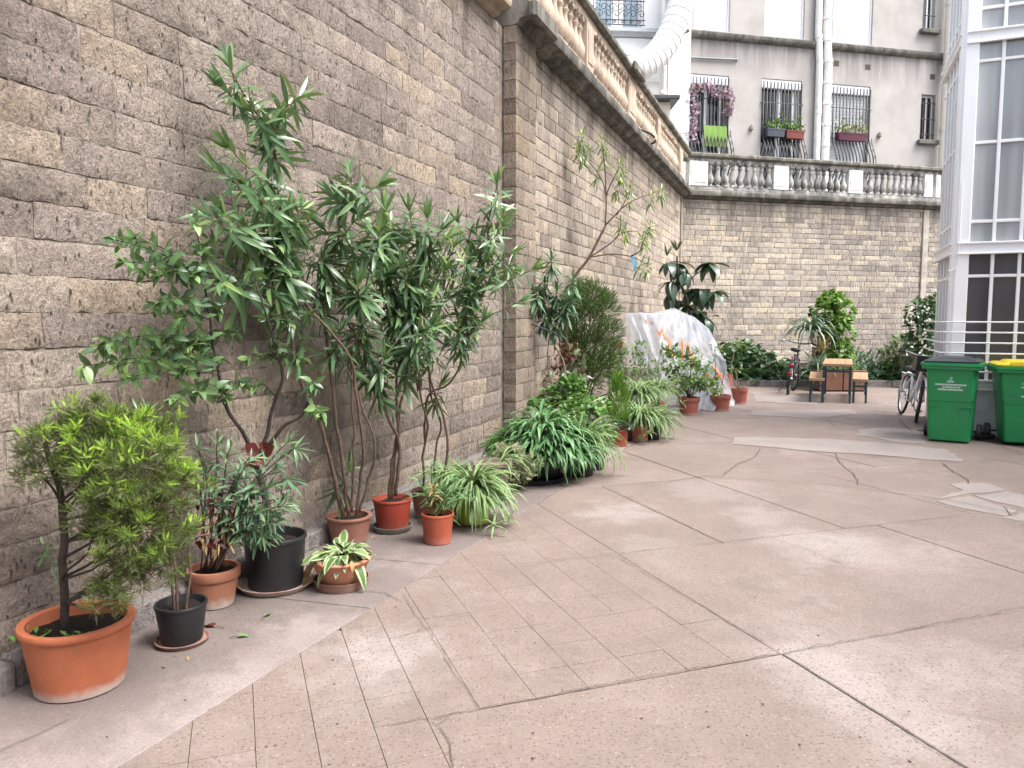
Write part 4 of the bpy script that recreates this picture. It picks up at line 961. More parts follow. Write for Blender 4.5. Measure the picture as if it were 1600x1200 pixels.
fq = G(1437, 664); bicycle('white city bicycle with a black basket half hidden behind the green bin', G(1412, 648) + Vector((0, .1, 0)), fq, math.radians(-8), M_WFR, True)

# ------------------------------------------------------------------ plastic sheet thrown over stored things
TA = [P(977, 490, 13.9), P(997, 488, 13.7), P(1020, 489, 13.6), P(1053, 481, 13.7), P(1070, 489, 13.8), P(1086, 496, 13.9), P(1108, 514, 14.1)]
TBf = [P(1030, 648, 12.75), P(1038, 650, 12.6), P(1046, 651, 12.5), P(1062, 650, 12.45), P(1088, 647, 12.6), P(1118, 641, 12.95), P(1147, 632, 13.6)]
for q in TBf: q.z = .006
TBb = [Vector((p.x * .5 + b.x * .5, b.y + 1.0, .02)) for p, b in zip(TBf, TA)]
def sheet_pt(row, u, v, top=None):
    n = len(TA) - 1; i = min(int(u * n), n - 1); f = u * n - i
    a = TA[i].lerp(TA[i + 1], f); b = row[i].lerp(row[i + 1], f)
    p = a.lerp(b, v)
    bul = math.sin(math.pi * v) * (.06 + .16 * u)                                    # the load pushes the sheet outwards
    o = Vector((.1 * u, -1, 0)).normalized() if row is TBf else Vector((.02, .8, 0))
    p = p + o * bul
    fold = (.35 - abs(math.sin(u * 15 + 2.2 * v * (u - .5) + 2.5 * noise.noise(Vector((u * 4, v * 2, 2)))))) * .13 * (.25 + v) + math.sin(u * 57 + 5 * noise.noise(Vector((u * 5, v * 2, 2)))) * .022 * (.35 + v) + noise.noise(Vector((u * 10, v * 6, 1))) * .07 + abs(noise.noise(Vector((u * 14 + v * 8, v * 5 - u * 9, 4)))) * .06
    p = p + o * fold * (1 if v > .03 else .2) * (1.0 if v < .93 else 1.4)
    p.z = max(p.z, .004 + .02 * (1 + noise.noise(Vector((u * 20, v * 9, 0)))) * (1 if v > .9 else 0))
    return p
M_SHEET, _t = mat('clear_plastic_sheet')
_b = _t.n('ShaderNodeBsdfPrincipled'); _b.inputs['Base Color'].default_value = (.76, .80, .86, 1); _b.inputs['Roughness'].default_value = .09; _b.inputs['Specular IOR Level'].default_value = .8
_tr = _t.n('ShaderNodeBsdfTransparent'); _tr.inputs[0].default_value = (.90, .93, .97, 1); _ts = _t.n('ShaderNodeBsdfTranslucent'); _ts.inputs[0].default_value = (.9, .92, .95, 1)
_m1 = _t.n('ShaderNodeMixShader'); _m1.inputs[0].default_value = .34; _t.l(_b.outputs[0], _m1.inputs[1]); _t.l(_ts.outputs[0], _m1.inputs[2])
_m2 = _t.n('ShaderNodeMixShader'); _t.l(_t.ramp(_t.noise(_t.pos(), 5, 5, .65), [(.3, (.36, .36, .36)), (.7, (.48, .48, .48))]), _m2.inputs[0])
_t.l(_tr.outputs[0], _m2.inputs[1]); _t.l(_m1.outputs[0], _m2.inputs[2]); _o = _t.n('ShaderNodeOutputMaterial'); _t.l(_m2.outputs[0], _o.inputs[0])
_t.l(_t.bump(_t.noise(_t.pos((1, 1, .5)), 5, 4, .5, 1.2), .7, .05), _b.inputs['Normal'])
tb = Vector((2.8, 13.2, 0))
tarp = thing('plastic_sheet', 'clear plastic dust sheet with orange print draped over stored things by the wall', 'sheet', tuple(tb))
mb = MB(tb); NU, NV = 72, 44; vs = []; fs = []
for j in range(-14, NV + 1):
    for i in range(NU + 1):
        u = i / NU; vs.append(sheet_pt(TBf, u, j / NV) if j >= 0 else sheet_pt(TBb, u, -j / 14))
for j in range(NV + 14):
    for i in range(NU): a = j * (NU + 1) + i; fs.append((a, a + 1, a + NU + 2, a + NU + 1))
mb.add(vs, fs).build('sheet', M_SHEET, tarp, True)
M_ORANGE = simple('orange_print', (.80, .20, .07), .4, 0, .1, 12)
def stroke(pts, wd):
    mb = MB(tb); vs = []; fs = []; q = []
    for a, b in zip(pts, pts[1:]):
        for k in range(6): q.append((a[0] + (b[0] - a[0]) * k / 6, a[1] + (b[1] - a[1]) * k / 6))
    q.append(pts[-1])
    for i, (u, v) in enumerate(q):
        a = q[min(i + 1, len(q) - 1)]; b = q[max(i - 1, 0)]; du, dv = (a[0] - b[0]) * 1.9, (a[1] - b[1]) * 1.8; L = math.hypot(du, dv) or 1
        for e in (-1, 1):
            p = sheet_pt(TBf, min(.995, u - dv / L * wd * e / 1.9), min(.97, max(.01, v + du / L * wd * e / 1.8))); vs.append(p + Vector((.02, -.012, .004)))
    for i in range(len(q) - 1): fs.append((2 * i, 2 * i + 2, 2 * i + 3, 2 * i + 1))
    mb.add(vs, fs).build('orange_mark', M_ORANGE, tarp)
for st_ in ([(.15, .05), (.17, .06)], [(.21, .09), (.235, .11)], [(.28, .10), (.30, .13)], [(.31, .17), (.345, .25)], [(.36, .18), (.40, .27), (.43, .36)], [(.41, .36), (.435, .47)], [(.545, .30), (.54, .40), (.53, .50)], [(.575, .37), (.61, .33), (.65, .42), (.645, .56)], [(.66, .42), (.70, .48)], [(.70, .48), (.705, .56)],
            [(.78, .62), (.83, .72)], [(.84, .70), (.88, .62)], [(.86, .52), (.91, .63), (.93, .72)], [(.80, .78), (.86, .82)]): stroke(st_, .022)
# what shows through the sheet: boxes and a folded chair frame
bx = thing('storage_box', 'pale cardboard box stored under the plastic sheet', 'box', (2.35, 13.75, 0))
MB().box(-.3, .3, -.25, .25, 0, .7, .006).build('box_body', simple('dull_cardboard', (.42, .36, .3), .9), bx, 'auto'); MB().box(-.3, .3, -.03, .03, .701, .705).build('tape', simple('box_tape', (.55, .5, .42), .5), bx)
b2x = thing('storage_box', 'white plastic box with blue lid stored under the plastic sheet', 'box', (3.25, 13.5, 0))
MB().box(-.28, .28, -.22, .22, 0, .42, .01).build('box_body', simple('white_plastic', (.62, .66, .72), .5), b2x, 'auto'); MB().box(-.3, .3, -.24, .24, .421, .47, .01).build('lid', simple('blue_plastic', (.08, .16, .34), .5), b2x, 'auto')
# ------------------------------------------------------------------ plants
def leaf_mat(name, stops, rough=.42, trans=.22, edge=None, edge_w=.3, vein=None, spec=.45):
    m, t = mat(name); tone = t.attr('tone'); p = t.pos()
    c = t.ramp(t.math('ADD', tone, t.math('MULTIPLY_ADD', t.noise(p, 30, 3), .3, -.15)), [(i / (len(stops) - 1), s) for i, s in enumerate(stops)])
    uv = t.n('ShaderNodeUVMap'); sx = t.n('ShaderNodeSeparateXYZ'); t.l(uv.outputs[0], sx.inputs[0])
    ac = t.math('ABSOLUTE', t.math('SUBTRACT', sx.outputs[0], .5))
    if edge is not None: c = t.mix(t.ramp(t.math('ADD', ac, t.math('MULTIPLY_ADD', t.noise(p, 40, 3), .22, -.11)), [(edge_w, (0, 0, 0)), (edge_w + .05, (1, 1, 1))]), c, edge)
    if vein is not None: c = t.mix(t.ramp(ac, [(.03, (.8, .8, .8)), (.10, (0, 0, 0))]), c, vein)
    b = t.n('ShaderNodeBsdfPrincipled'); t.l(c, b.inputs['Base Color']); b.inputs['Roughness'].default_value = rough; b.inputs['Specular IOR Level'].default_value = spec
    tr = t.n('ShaderNodeBsdfTranslucent'); t.l(t.mix(.5, c, tuple(x for x in (.16, .22, .03))), tr.inputs[0])
    mx = t.n('ShaderNodeMixShader'); mx.inputs[0].default_value = trans; t.l(b.outputs[0], mx.inputs[1]); t.l(tr.outputs[0], mx.inputs[2])
    o = t.n('ShaderNodeOutputMaterial'); t.l(mx.outputs[0], o.inputs[0]); return m
def leaf_t(W, n=4, bend=.15, fold=.25, pw=(.55, 1.0), twist=0):
    """one leaf of length 1 along +y; W = full width"""
    vs = []; uv = []; fs = []
    for i in range(n + 1):
        q = i / n; prof = (math.sin(math.pi * min(1, q ** pw[0] * .98 + .012)) ** pw[1]) * W / 2 + (.012 if i < n else .001)
        a = bend * q; y = q * (1 - .25 * bend * q); z = -bend * .62 * q * q; tw = twist * q
        for e in (-1, 0, 1):
            vs.append((e * prof * math.cos(tw), y, z + abs(e) * prof * fold + e * prof * math.sin(tw))); uv.append((.5 + .5 * e, q))
    for i in range(n):
        for k in range(2): fs.append((i * 3 + k, i * 3 + k + 1, i * 3 + 4 + k, i * 3 + 3 + k))
    return np.array(vs), np.array(fs), np.array(uv)
def frond_t(k=6, w=.05, spread=.5, ln=.5, two=True):
    vs = []; fs = []; uv = []
    def blade(p, d, L, w_):
        d = Vector(d).normalized(); s = d.cross(Vector((0, 0, 1))); s = s.normalized() if s.length > .01 else Vector((1, 0, 0)); b = len(vs)
        for q, ww in ((0, .6), (.55, 1), (1, .25)):
            for e in (-1, 1): vs.append(tuple(Vector(p) + d * L * q + s * e * w_ * ww + Vector((0, 0, -.12 * L * q * q)))); uv.append((.5 + .5 * e, q))
        fs.extend([(b, b + 1, b + 3, b + 2), (b + 2, b + 3, b + 5, b + 4)])
    blade((0, 0, 0), (0, 1, 0), 1, w * .8)
    for i in range(k):
        q = .12 + .8 * i / k
        for e in (-1, 1):
            L = ln * (1 - q * .65) * R.uniform(.75, 1.15); d = (e * spread * R.uniform(.8, 1.2), 1 - spread * .45, R.uniform(-.25, .25)); blade((0, q, -.05 * q), d, L, w)
            if two:
                p = (d[0] * L * .45, q + d[1] * L * .45, 0); blade(p, (e * .9, .35, R.uniform(-.3, .3)), L * .5, w * .9); blade(p, (-e * .1, 1, R.uniform(-.3, .3)), L * .5, w * .9)
    return np.array(vs), np.array(fs), np.array(uv)
T_OLE = [leaf_t(.130, 4, b, .2, (.8, .9), tw) for b, tw in ((.05, .1), (.25, -.2), (.5, .2), (.8, -.1))]
T_LAU = [leaf_t(.40, 4, b, .28, (.72, .9), tw) for b, tw in ((.15, .1), (.4, -.2), (.7, .2))]
T_BIG = [leaf_t(.36, 6, b, .22, (.8, .8), tw) for b, tw in ((.3, .1), (.6, -.15), (.9, .1))]
T_HRT = [leaf_t(.95, 4, b, .2, (.45, .8), tw) for b, tw in ((.2, .1), (.5, -.2), (.35, .2))]
T_SML = [leaf_t(.5, 2, b, .25, (.6, .9)) for b in (.15, .4)]
T_RND = [leaf_t(1.1, 3, b, .22, (.5, .6), tw) for b, tw in ((.1, .1), (.3, -.1))]
T_VAR = [leaf_t(.34, 6, b, .1, (.85, .8), tw) for b, tw in ((.5, .9), (1.0, -.8), (.8, .6), (1.2, -.3))]
T_FRD = [frond_t(12, .010, .42, .24, False) for _ in range(6)]
T_NDL = [frond_t(9, .022, .42, .22, False) for _ in range(4)]
T_PAL = [frond_t(9, .022, .75, .42, False) for _ in range(3)]
T_GRY = [frond_t(7, .03, .8, .4, False) for _ in range(3)]
class Fol:
    def __init__(s): s.it = []; s.raw = []
    def add(s, tpl, p, d, up, L, tone, w=1.0):
        y = Vector(d).normalized(); u = Vector(up); z = u - y * u.dot(y)
        if z.length < 1e-3: z = y.orthogonal()
        z.normalize(); x = y.cross(z)
        s.it.append((tpl, np.array([[x.x * L * w, y.x * L, z.x * L], [x.y * L * w, y.y * L, z.y * L], [x.z * L * w, y.z * L, z.z * L]]), np.array(p), tone))
    def blade(s, p, az, el, L, W, droop, tone, n=7, twist=0, fold=.35):
        """arching strap leaf"""
        p = Vector(p); h = Vector((math.cos(az), math.sin(az), 0)); sd = Vector((-h.y, h.x, 0)); vs = []; uv = []
        for i in range(n + 1):
            q = i / n; a = el - droop * q ** 1.15
            w = W / 2 * min(1, .55 + 2.2 * q) * (1 - q ** 3) + .0006
            up = Vector((-math.sin(a) * h.x, -math.sin(a) * h.y, math.cos(a))); sw = sd * math.cos(twist * q) + up * math.sin(twist * q)
            for e in (-1, 0, 1): vs.append(p + sw * e * w + up * abs(e) * w * fold); uv.append((.5 + .5 * e, q))
            p = p + (h * math.cos(a) + Vector((0, 0, math.sin(a)))) * (L / n)
            if p.z < .012: p.z = .012 + .004 * R.random()
        fs = [(i * 3 + k, i * 3 + k + 1, i * 3 + 4 + k, i * 3 + 3 + k) for i in range(n) for k in range(2)]
        s.raw.append((np.array(vs), np.array(fs), np.array(uv), tone))
    def build(s, root, m, pieces=0, name='foliage', pname='leaf'):
        off = np.array(root.location)
        if pieces and s.it:
            eye = np.array((0, 0, EYE)); s.it.sort(key=lambda q: np.linalg.norm(q[1][:, 1]) / np.linalg.norm(q[2] - eye), reverse=True); R.shuffle(s.it) if len(s.it) <= pieces else None
            own, s.it = s.it[:pieces], s.it[pieces:]; cache = {}
            for (tpl, A, p, tone) in own:
                key = (id(tpl), round(tone * 6))
                if key not in cache: cache[key] = npmesh('leaf', tpl[0], tpl[1], m, np.full(len(tpl[0]), round(tone * 6) / 6), tpl[2])
                o = link(pname, cache[key], root); M4 = np.eye(4); M4[:3, :3] = A; M4[:3, 3] = p - off; o.matrix_basis = Matrix(M4.tolist())
        V = []; F = []; U = []; Tn = []; n = 0
        for (tpl, A, p, tone) in s.it:
            v = tpl[0] @ A.T + (p - off); V.append(v); F.append(tpl[1] + n); U.append(tpl[2]); Tn.append(np.full(len(v), tone)); n += len(v)
        for (v, f, u, tone) in s.raw:
            V.append(v - off); F.append(f + n); U.append(u); Tn.append(np.full(len(v), tone)); n += len(v)
        if not V: return None
        return link(name, npmesh(name, np.concatenate(V), np.concatenate(F), m, np.concatenate(Tn), np.concatenate(U)), root, 'stuff' if pieces else None)
def rdir(zb=0.0):
    while True:
        v = Vector((R.uniform(-1, 1), R.uniform(-1, 1), R.uniform(-1, 1)))
        if .05 < v.length < 1: v.normalize(); v.z += zb; return v.normalized()
def smooth_path(pts, k=5, jit=.0):
    pts = [Vector(p) for p in pts]; out = []
    for i in range(len(pts) - 1):
        a, b, c, d = pts[max(i - 1, 0)], pts[i], pts[i + 1], pts[min(i + 2, len(pts) - 1)]
        for j in range(k):
            t = j / k; q = .5 * ((2 * b) + (c - a) * t + (2 * a - 5 * b + 4 * c - d) * t * t + (3 * b - a - 3 * c + d) * t ** 3)
            out.append(q + Vector((noise.noise(q * 7), noise.noise(q * 7 + Vector((5, 0, 0))), 0)) * jit)
    out.append(pts[-1]); return out
def along(path, t):
    f = t * (len(path) - 1); i = min(int(f), len(path) - 2); return path[i].lerp(path[i + 1], f - i), (path[i + 1] - path[i]).normalized()
def wall_Y(px):
    k = (px - 800) / FPX
    return 3.445 / (.379 - k) if k < 0 else 3.349 / (.3827 - k)
def PY(px, py, Y0, m=.2): return P(px, py, min(Y0, wall_Y(px) - m))
def perp(d):
    a = d.orthogonal().normalized(); return a, d.cross(a)
def whorls(fol, path, t0, n, k, L, tpls, a_tip, a_base, droop, tones, wv=1.0, lz=0):
    for i in range(n):
        f = i / max(1, n - 1); p, d = along(path, t0 + (1 - t0) * f); u, v = perp(d); az0 = i * 1.1 + R.uniform(-.3, .3)
        for j in range(k):
            az = az0 + 2 * math.pi * j / k + R.uniform(-.25, .25); rad = u * math.cos(az) + v * math.sin(az)
            a = math.radians(a_base + (a_tip - a_base) * f + R.uniform(-14, 14)); dr = d * math.cos(a) + rad * math.sin(a); dr.z -= droop * (1 - f * .75) * R.uniform(.6, 1.3)
            fol.add(R.choice(tpls), p, dr, d + Vector((0, 0, .3)), L * R.uniform(.72, 1.15) * (1 - .25 * f), max(0, min(1, R.uniform(*tones) + .18 * f)), wv)
M_BARK = simple('brown_bark', (.115, .075, .055), .9, 0, .4, 40, .8)
M_BARKD = simple('dark_bark', (.055, .042, .036), .9, 0, .4, 40, .8)
M_BARKP = simple('pale_twig', (.25, .19, .13), .9, 0, .3, 40, .5)
M_GSTEM = simple('green_stem', (.12, .16, .05), .7, 0, .3, 30)
def soil_mat():
    m, t = mat('potting_soil'); p = t.pos(); c = t.ramp(t.noise(p, 60, 6, .7), [(.3, (.010, .007, .006)), (.6, (.026, .019, .015)), (.85, (.075, .055, .04))]); t.out(c, .95, 0, t.bump(t.noise(p, 70, 5, .7), 1, .02), .2); return m
M_SOIL = soil_mat()
def clay(name, col, chalk=.5, rough=.75, h=.07):
    m, t = mat(name); p = t.pos(); l = t.pos(local=True); z = t.n('ShaderNodeSeparateXYZ'); t.l(l, z.inputs[0])
    c = t.ramp(t.noise(p, 6, 6, .6), [(.3, tuple(x * .8 for x in col)), (.7, tuple(min(1, x * 1.12) for x in col))])
    zz = t.math('ADD', t.math('DIVIDE', z.outputs[2], h), t.math('MULTIPLY_ADD', t.noise(p, 13, 5, .6), 1.3, -.65))
    if chalk: c = t.mix(t.ramp(zz, [(.3, (chalk, chalk, chalk)), (1.1, (0, 0, 0))]), c, (.46, .41, .37))
    c = t.mix(t.ramp(t.noise(p, 24, 6, .7), [(.52, (0, 0, 0)), (.72, (.5, .5, .5))]), c, tuple(x * .55 for x in col))
    t.out(c, rough, 0, t.bump(t.noise(p, 120, 3), .15, .002), .35); return m
M_TERRA = clay('bright_terracotta_plastic', (.43, .135, .065), .75, .55, .06)
M_TERRB = clay('weathered_terracotta', (.36, .155, .095), .8, .85, .07)
M_TERRC = clay('pale_terracotta_bowl', (.50, .22, .13), .15, .7)
M_BROWNP = clay('dull_brown_pot', (.23, .105, .075), .2, .65)
M_REDP = clay('oxide_red_plastic', (.27, .045, .027), .12, .5)
M_REDP2 = clay('orange_red_plastic', (.36, .085, .045), .15, .55)
M_REDP3 = clay('faded_red_plastic', (.33, .10, .07), .5, .6, .05)
M_POTBLK = simple('black_pot_plastic', (.013, .014, .016), .42, 0, .2, 5)
M_GREYS = simple('grey_saucer', (.20, .19, .165), .8, 0, .2, 10)
M_TAUPE = clay('taupe_pot', (.215, .165, .14), .1, .6)
M_LIME = simple('lime_plastic', (.30, .42, .04), .5)
M_YEL = simple('yellow_plastic', (.55, .40, .03), .5)
PROFILES = {}
def pot(label, c, rr, rb, h, m, rim='roll', z0=0.0, name='potted_plant', cat='potted plant', soil=.03, group=None, sx=1, sy=1, n=36):
    t = thing(name, label, cat, (c[0], c[1], z0), 0, group); w_ = .008 + rr * .03
    q = .0
    if rim == 'roll': rp = [(rr * .93, h * .86), (rr * .94, h * .90), (rr * .985, h * .905), (rr * 1.0, h * .935), (rr * 1.0, h * .975), (rr * .985, h), (rr * .94, h * 1.003), (rr - w_ * 2.2, h * .99)]
    elif rim == 'band': rp = [(rr * .90, h * .70), (rr * .90, h * .745), (rr * .965, h * .75), (rr * .985, h * .77), (rr, h * .97), (rr * .99, h), (rr - w_ * 1.6, h)]
    else: rp = [(rr * .955, h * .88), (rr * .965, h * .93), (rr, h * .935), (rr, h * .985), (rr * .985, h), (rr - w_, h)]
    k0 = rp[0][1] / h; prof = [(rb * .92, 0), (rb, .006)] + [(rb + (rp[0][0] - rb) * (i / 5) ** .95, .006 + (h * k0 - .006) * i / 5) for i in range(1, 5)] + rp + [(rr * .88 - w_, h - soil - .02), (.01, h - soil - .022)]
    MB().lathe(prof, n=n, sx=sx, sy=sy, wob=.004).build('pot', m, t, 'auto')
    vs = [(0, 0, h - soil + .008)]; fs = []; N = 18
    for r in range(1, 5):
        for k in range(N):
            a = 2 * math.pi * k / N; q = (rr * .9 - w_ * .6) * r / 4; vs.append((q * sx * math.cos(a), q * sy * math.sin(a), h - soil + .014 * noise.noise(Vector((q * 30 * math.cos(a), q * 30 * math.sin(a), c[0] * 7)))))
    for k in range(N): fs.append((0, 1 + k, 1 + (k + 1) % N))
    for r in range(3):
        for k in range(N): fs.append((1 + r * N + k, 1 + (r + 1) * N + k, 1 + (r + 1) * N + (k + 1) % N, 1 + r * N + (k + 1) % N))
    MB().add(vs, fs).build('soil', M_SOIL, t, True); return t
def saucer(label, c, r, m, h=.03, z0=0):
    t = thing('plant_saucer', label, 'saucer', (c[0], c[1], z0)); MB().lathe([(r * .86, 0), (r * .9, .004), (r * .985, h * .85), (r, h), (r * .96, h), (r * .87, .011), (.01, .010)], n=32).build('dish', m, t, 'auto'); return t
def stems(t, paths, r0, r1, m=M_BARK, name='stem', n=7):
    for i, p in enumerate(paths):
        L = len(p); a = r0[i] if isinstance(r0, (list, tuple)) else r0
        MB(t.location).tube(p, [a + (r1 - a) * (k / (L - 1)) for k in range(L)], n).build(name, m, t, True)
def blobs(fol, bl, tpls, L, tones, n, zb=.25, out=.6, w=1.0, shell=.5):
    """leaves through a set of ellipsoid clumps: (centre, rx, ry, rz, weight)"""
    tot = sum(b[4] for b in bl)
    for (c, rx, ry, rz, wt) in bl:
        for _ in range(int(n * wt / tot)):
            d = rdir(); q = R.random() ** (1 / 3) * (1 - shell) + shell * R.uniform(.7, 1.0); p = Vector(c) + Vector((d.x * rx, d.y * ry, d.z * rz)) * q
            if p.z < .03: continue
            dr = (d * out + rdir(zb) * (1 - out * .5)).normalized(); fol.add(R.choice(tpls), p, dr, Vector((0, 0, 1)) + d * .5 + rdir() * .4, L * R.uniform(.65, 1.2), R.uniform(*tones), w)
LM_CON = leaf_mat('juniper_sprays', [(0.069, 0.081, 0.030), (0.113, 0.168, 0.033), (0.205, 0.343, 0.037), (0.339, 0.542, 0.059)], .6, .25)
LM_OLE = leaf_mat('oleander_leaf', [(0.044, 0.103, 0.050), (0.078, 0.169, 0.076), (0.151, 0.267, 0.115), (0.377, 0.476, 0.115)], .30, .2, None, .3, (.16, .23, .11), .65)
LM_OLB = leaf_mat('blue_green_oleander_leaf', [(0.043, 0.105, 0.062), (0.073, 0.157, 0.091), (0.124, 0.225, 0.124), (0.191, 0.300, 0.138)], .42, .2, None, .3, (.12, .18, .09))
LM_LAU = leaf_mat('lime_bay_leaf', [(0.032, 0.081, 0.053), (0.070, 0.143, 0.071), (0.144, 0.258, 0.101), (0.277, 0.408, 0.141)], .36, .26, None, .3, (.16, .22, .06))
LM_BIG = leaf_mat('dark_leathery_leaf', [(.014, .041, .024), (.022, .061, .035), (.038, .084, .046), (.081, .128, .061)], .3, .1, None, .3, (.05, .08, .03), .55)
LM_IVY = leaf_mat('ivy_leaf', [(.017, .058, .029), (.032, .090, .041), (.058, .133, .052), (.109, .203, .072)], .42, .15, None, .3, (.06, .1, .04))
LM_IVB = leaf_mat('bright_creeper_leaf', [(.037, .094, .020), (.081, .188, .027), (.138, .288, .037), (.225, .400, .062)], .5, .3)
LM_SPI = leaf_mat('striped_spider_leaf', [(0.055, 0.136, 0.031), (0.093, 0.215, 0.048), (0.155, 0.303, 0.075), (0.232, 0.390, 0.128)], .45, .25, (.37, .44, .26), .30)
LM_FRN = leaf_mat('ribbon_fern_leaf', [(0.037, 0.119, 0.037), (0.069, 0.188, 0.060), (0.125, 0.274, 0.104), (0.213, 0.374, 0.171)], .4, .25, None, .3, (.26, .38, .24))
LM_VAR = leaf_mat('cream_edged_leaf', [(.05, .13, .03), (.09, .20, .05), (.16, .28, .08), (.25, .36, .12)], .5, .2, (.40, .42, .27), .24)
LM_GER = leaf_mat('geranium_leaf', [(.044, .119, .027), (.081, .194, .040), (.125, .263, .056), (.200, .350, .088)], .5, .28)
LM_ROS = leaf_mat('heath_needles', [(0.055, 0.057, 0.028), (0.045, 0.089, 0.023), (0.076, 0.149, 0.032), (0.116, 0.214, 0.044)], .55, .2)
LM_LGT = leaf_mat('pale_green_leaf', [(.088, .169, .050), (.150, .263, .075), (.237, .362, .106), (.338, .450, .150)], .5, .3)
LM_GRY = leaf_mat('grey_green_sprig', [(.138, .150, .075), (.237, .250, .138), (.350, .362, .213), (.500, .500, .338)], .7, .2)
LM_YUC = leaf_mat('blue_grey_strap', [(.094, .156, .106), (.144, .225, .156), (.213, .306, .219), (.312, .388, .275)], .5, .2)
LM_RED = leaf_mat('dark_red_leaf', [(.06, .010, .012), (.10, .016, .016), (.15, .03, .025), (.2, .06, .04)], .5, .2)
LM_TAN = leaf_mat('dry_tan_leaf', [(.16, .08, .04), (.28, .17, .07), (.42, .29, .13), (.5, .4, .2)], .7, .25)
LM_PALE = leaf_mat('silvery_begonia_leaf', [(.16, .19, .13), (.24, .27, .2), (.32, .34, .26), (.4, .42, .34)], .5, .2, (.09, .14, .06), .36)
LM_PNK = leaf_mat('pink_blossom', [(0.319, 0.174, 0.268), (0.418, 0.262, 0.362), (0.502, 0.372, 0.457), (0.570, 0.475, 0.536)], .6, .3)

# ---- big terracotta tub with a juniper
t = pot('bright terracotta tub with chalky foot holding a bushy lime tipped juniper', (-1.885, 3.20), .228, .175, .30, M_TERRA, 'roll', soil=.05)
b = Vector((-1.93, 3.19, .24)); Yj = 3.18
tr = smooth_path([b, P(100, 850, Yj), P(95, 780, Yj), P(78, 725, Yj - .02), P(72, 690, Yj)], 5, .02)
brs = [tr]; JB = [(75, 690, .13, 3.1), (115, 672, .12, 3.15), (150, 655, .12, 3.2), (190, 665, .13, 3.15), (235, 690, .13, 3.2), (165, 720, .16, 3.1), (215, 735, .16, 3.0), (270, 770, .15, 3.15), (180, 790, .15, 3.05), (240, 815, .16, 3.05), (205, 850, .15, 3.0), (255, 855, .11, 3.1), (190, 895, .12, 2.98), (170, 935, .08, 2.94), (230, 890, .10, 3.05), (60, 740, .07, 3.1), (135, 750, .12, 3.15), (285, 755, .09, 3.2), (150, 830, .09, 3.05)]
f = Fol()
for (px, py, r, Y) in JB:
    c = P(px, py, Y); st = min(tr, key=lambda q_: abs(q_.z - max(.36, c.z - .16 - .25 * abs(c.x - q_.x)))); md = st.lerp(c, .55) + Vector((0, 0, R.uniform(-.05, .02))); br = smooth_path([st, md, c], 4, .03); brs.append(br)
    tufts = []; r *= R.uniform(.8, 1.15)
    for _ in range(int(R.uniform(15, 27) * (r / .12) ** 2)):
        d = rdir(.15); q = R.random() ** .45 * R.uniform(.75, 1.4); tufts.append((c + Vector((d.x * r, d.y * r, d.z * r * .85)) * q, d, q))
    for (tc, d, q) in [x for x in tufts for _ in range(40)]:
        e_ = rdir(.2); p = tc + e_ * .034 * R.random(); d = (d + e_ * .9).normalized()
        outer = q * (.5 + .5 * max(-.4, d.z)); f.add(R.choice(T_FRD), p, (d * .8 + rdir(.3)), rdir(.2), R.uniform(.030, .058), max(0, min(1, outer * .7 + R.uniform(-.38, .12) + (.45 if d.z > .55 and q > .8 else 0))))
stems(t, brs[:1], .019, .009, M_BARKD, 'trunk', 9); stems(t, brs[1:], .007, .002, M_BARKD, 'branch', 5)
twm = MB(t.location)
for (px, py, r, Y) in JB:
    for _ in range(9):
        a = P(px, py, Y) + rdir() * r * .3; e_ = P(px, py, Y) + rdir(.1) * r * 1.0; twm.tube([a, a.lerp(e_, .5) + rdir() * .012, e_], [.003, .002, .001], 4)
twm.build('twigs', M_BARK, t)
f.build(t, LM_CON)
f = Fol()
for _ in range(26): f.add(R.choice(T_SML), (-1.93 + R.uniform(-.17, .15), 3.14 + R.uniform(-.12, .02), .262), rdir(.4), (0, 0, 1), .045, R.uniform(.3, .9))
f.build(t, LM_GER, 0, 'weeds')
# ---- small black pot with two bare stems, leaves behind the juniper
saucer('small brown saucer under the little black pot by the terracotta tub', (-1.63, 3.64), .128, M_BROWNP, .022)
t = pot('small black plastic pot with thin bent stems standing beside the terracotta tub', (-1.63, 3.64), .123, .095, .19, M_POTBLK, 'lip', .012)
sp = [smooth_path([(-1.66, 3.62, .15), P(268, 890, 3.62), P(255, 780, 3.6), P(235, 690, 3.55), P(232, 640, 3.55)], 5, .01), smooth_path([(-1.61, 3.63, .15), P(296, 900, 3.62), P(300, 845, 3.62), P(330, 835, 3.66)], 5, .01), smooth_path([(-1.64, 3.60, .15), P(276, 905, 3.58), P(262, 800, 3.55), P(262, 720, 3.55), P(215, 640, 3.5)], 5, .01)]
stems(t, sp, .008, .004, M_BARK); f = Fol()
for q in (sp[0], sp[2]): whorls(f, q, .72, 6, 3, .11, T_OLE, 25, 80, .25, (.1, .5))
for px, py in ((68, 850), (75, 870), (90, 905), (262, 690), (255, 720), (240, 660)): whorls(f, [P(px + 8, py + 10, 3.4), P(px, py, 3.38)], .2, 2, 3, .09, T_OLE, 50, 90, .3, (.2, .6))
f.build(t, LM_OLE, 60)
